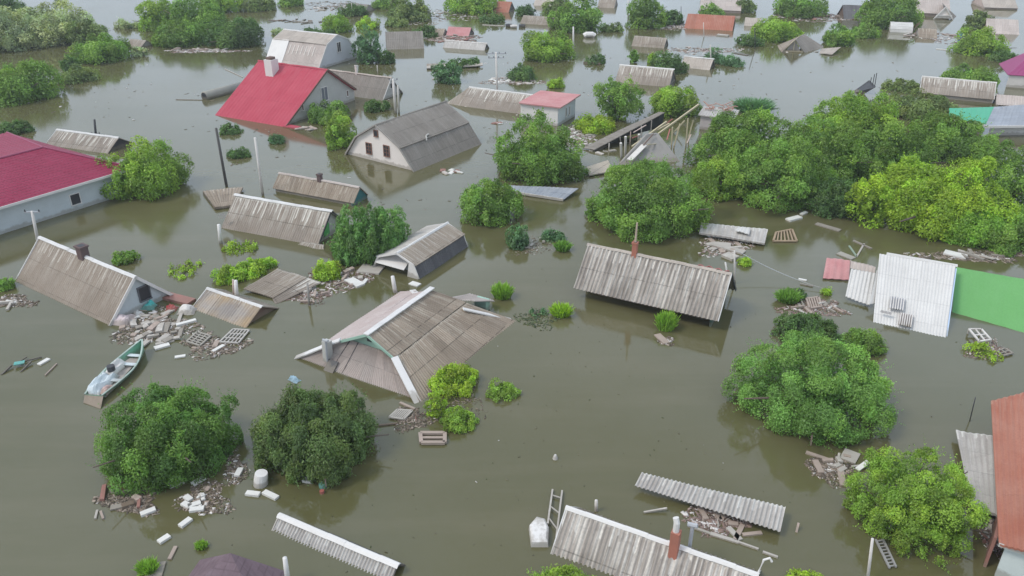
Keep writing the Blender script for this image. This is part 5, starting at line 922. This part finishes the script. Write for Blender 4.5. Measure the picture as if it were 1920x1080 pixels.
litter(1790,70,90,10,260,'pale litter below the top right roofs',22,RD,pale=.4,size=(.2,.9)); litter(1830,480,110,10,420,'twiggy litter at the water edge of the wood',23,pale=.1,size=(.1,.6)); litter(1800,222,90,9,260,'pale litter among the olive bushes at right',24,RD,pale=.4,size=(.1,.7)); litter(25,565,38,12,260,'brown litter at the left edge',25,pale=.15)
litter(995,462,40,18,200,'grey litter by the greyish weed clump',26,pale=.1,size=(.04,.2)); litter(380,96,75,3,200,'pale debris line under the upper left clump',27,RD,pale=.6,size=(.3,.9)); litter(1320,95,70,6,200,'pale debris line by the channel shed',28,RD,pale=.4,size=(.2,.8)); litter(1010,600,40,16,160,'dark specks around the yellow tuft',29,((.05,.07,.03),(.1,.12,.05)),pale=.02,size=(.05,.3))
litter(1250,640,14,8,120,'twiggy litter below the tall grass tuft',30,pale=.3,size=(.05,.25)); litter(865,745,40,50,200,'brown litter below the yellow green plant',31,pale=.02,size=(.05,.25))

far('shed','small grey roof ridge half hidden at the top edge above the channel','shed',(1120,14),(1150,17),2.5,1.6,'slate',GREYW,yaw=-15)
far('shed','pale beige roof end touching the top edge left of the olive crown','shed',(1000,10),(1034,13),2.6,1.5,'beige',GREYW,yaw=-15)
far('shed','low brown roof behind the weeds right of the grey gable roof','shed',(795,66),(826,70),1.4,1.0,'slate_mud',GREYW,yaw=-15)
far('shed','tiny grey roof in the scrub line behind the gambrel roof','shed',(648,22),(680,25),2.2,1.3,'slate_grey',GREYW,yaw=-20)
far('shed','low tan roof between the long bright bush and the debris line','shed',(1395,48),(1425,51),1.8,1.2,'beige',GREYW,yaw=-18)
far('shed','brown low roof in front of the brown top right building','shed',(1722,70),(1760,74),2.0,1.2,'slate_mud',GREYW,yaw=-15)
far('shed','dark narrow roof in the olive bushes left of the sea green roof','shed',(1610,226),(1640,232),1.3,1.0,'slate_dark',GREYW,yaw=-20)
far('shed','small grey roof corner behind the lone green bush at left','shed',(233,88),(262,91),1.6,1.0,'slate',GREYW,yaw=-20)
for x,y,rx,ry,c,l in ((590,60,34,7,'dark','ragged dark scrub on the water behind the grey end wall'),(745,48,26,12,'olive','ragged olive scrub beside the weathered gable roof'),(800,60,30,7,'dark','low ragged scrub by the low brown roof'),(920,35,30,8,'dark','ragged scrub below the orange topped wedge'),(1115,112,26,7,'dark','ragged scrub at the brown raft'),(1150,55,22,7,'olive','low scrub in the channel mouth'),(1405,78,28,7,'dark','ragged scrub at the left end of the long bright bush'),(1620,60,34,8,'mid','low ragged weeds before the dark gable roof'),(1700,38,30,9,'mid','ragged weeds at the foot of the brown top right building'),(1880,108,28,8,'dark','ragged weeds right of the bright right bush'),(150,140,40,9,'olive','ragged low weeds between the two left bushes'),(240,50,26,10,'pale','pale ragged reeds right of the willows'),(525,70,16,14,'pale','pale ragged reeds left of the gambrel roof'),(1370,118,26,9,'blue','straggling dark weeds right of the beige shed'),(1640,205,40,9,'olive','straggling olive weeds behind the light tree'),(860,118,26,5,'dark','straggling weeds along the thin roof line'),(1035,440,26,9,'blue','submerged dark weeds left of the small round tuft'),(1490,545,26,8,'dark','dark weeds spreading round the grass clump')):
    T(x,y,rx,ry,c,l,name='weeds',cat='plant',open_=.45,flat=.32,cut=.15,trunk=False,cs=.3)
for b,t_,l in (((660,30),(659,6),'thin pole behind the bright bush at the top'),((1320,70),(1319,42),'thin pole rising by the faded red roof'),((1416,92),(1415,52),'dark thin pole left of the long bright bush'),((708,137),(707,122),'short white stake on the grey shed roof line'),((1885,235),(1882,202),'thin pale pole in front of the panel roof'),((1277,38),(1277,12),'thin dark pole right of the tall top tree')): pole(b,t_,.07,OFFW if 'dark' not in l else BLKM,l)
litter(1000,760,700,330,200,'single leaves and specks drifting over the open water',77,((.10,.09,.05),(.15,.13,.08),(.07,.09,.03)),size=(.03,.11),name='drifting_leaves',pale=.02)
litter(880,200,800,150,300,'far specks of flotsam over the open water',78,((.12,.10,.07),(.2,.17,.13)),size=(.15,.5),name='drifting_flotsam',pale=.15)

def wire(a,za,b,zb,label,sag=1.):
    A,B_=P(*a,za),P(*b,zb); lo=P(*a); pts=[A*(1-t)+B_*t-np.array([0,0,sag*4*t*(1-t)])-lo for t in np.linspace(0,1,12)]; o=MB().tube(pts,.022,4).build('wire',STEEL); o.location=tuple(lo); tag(o,label,'wire')
wire((1379,468),1.6,(1562,546),.15,'thin sagging wire from the striped roof end post towards the pink roof',.3)
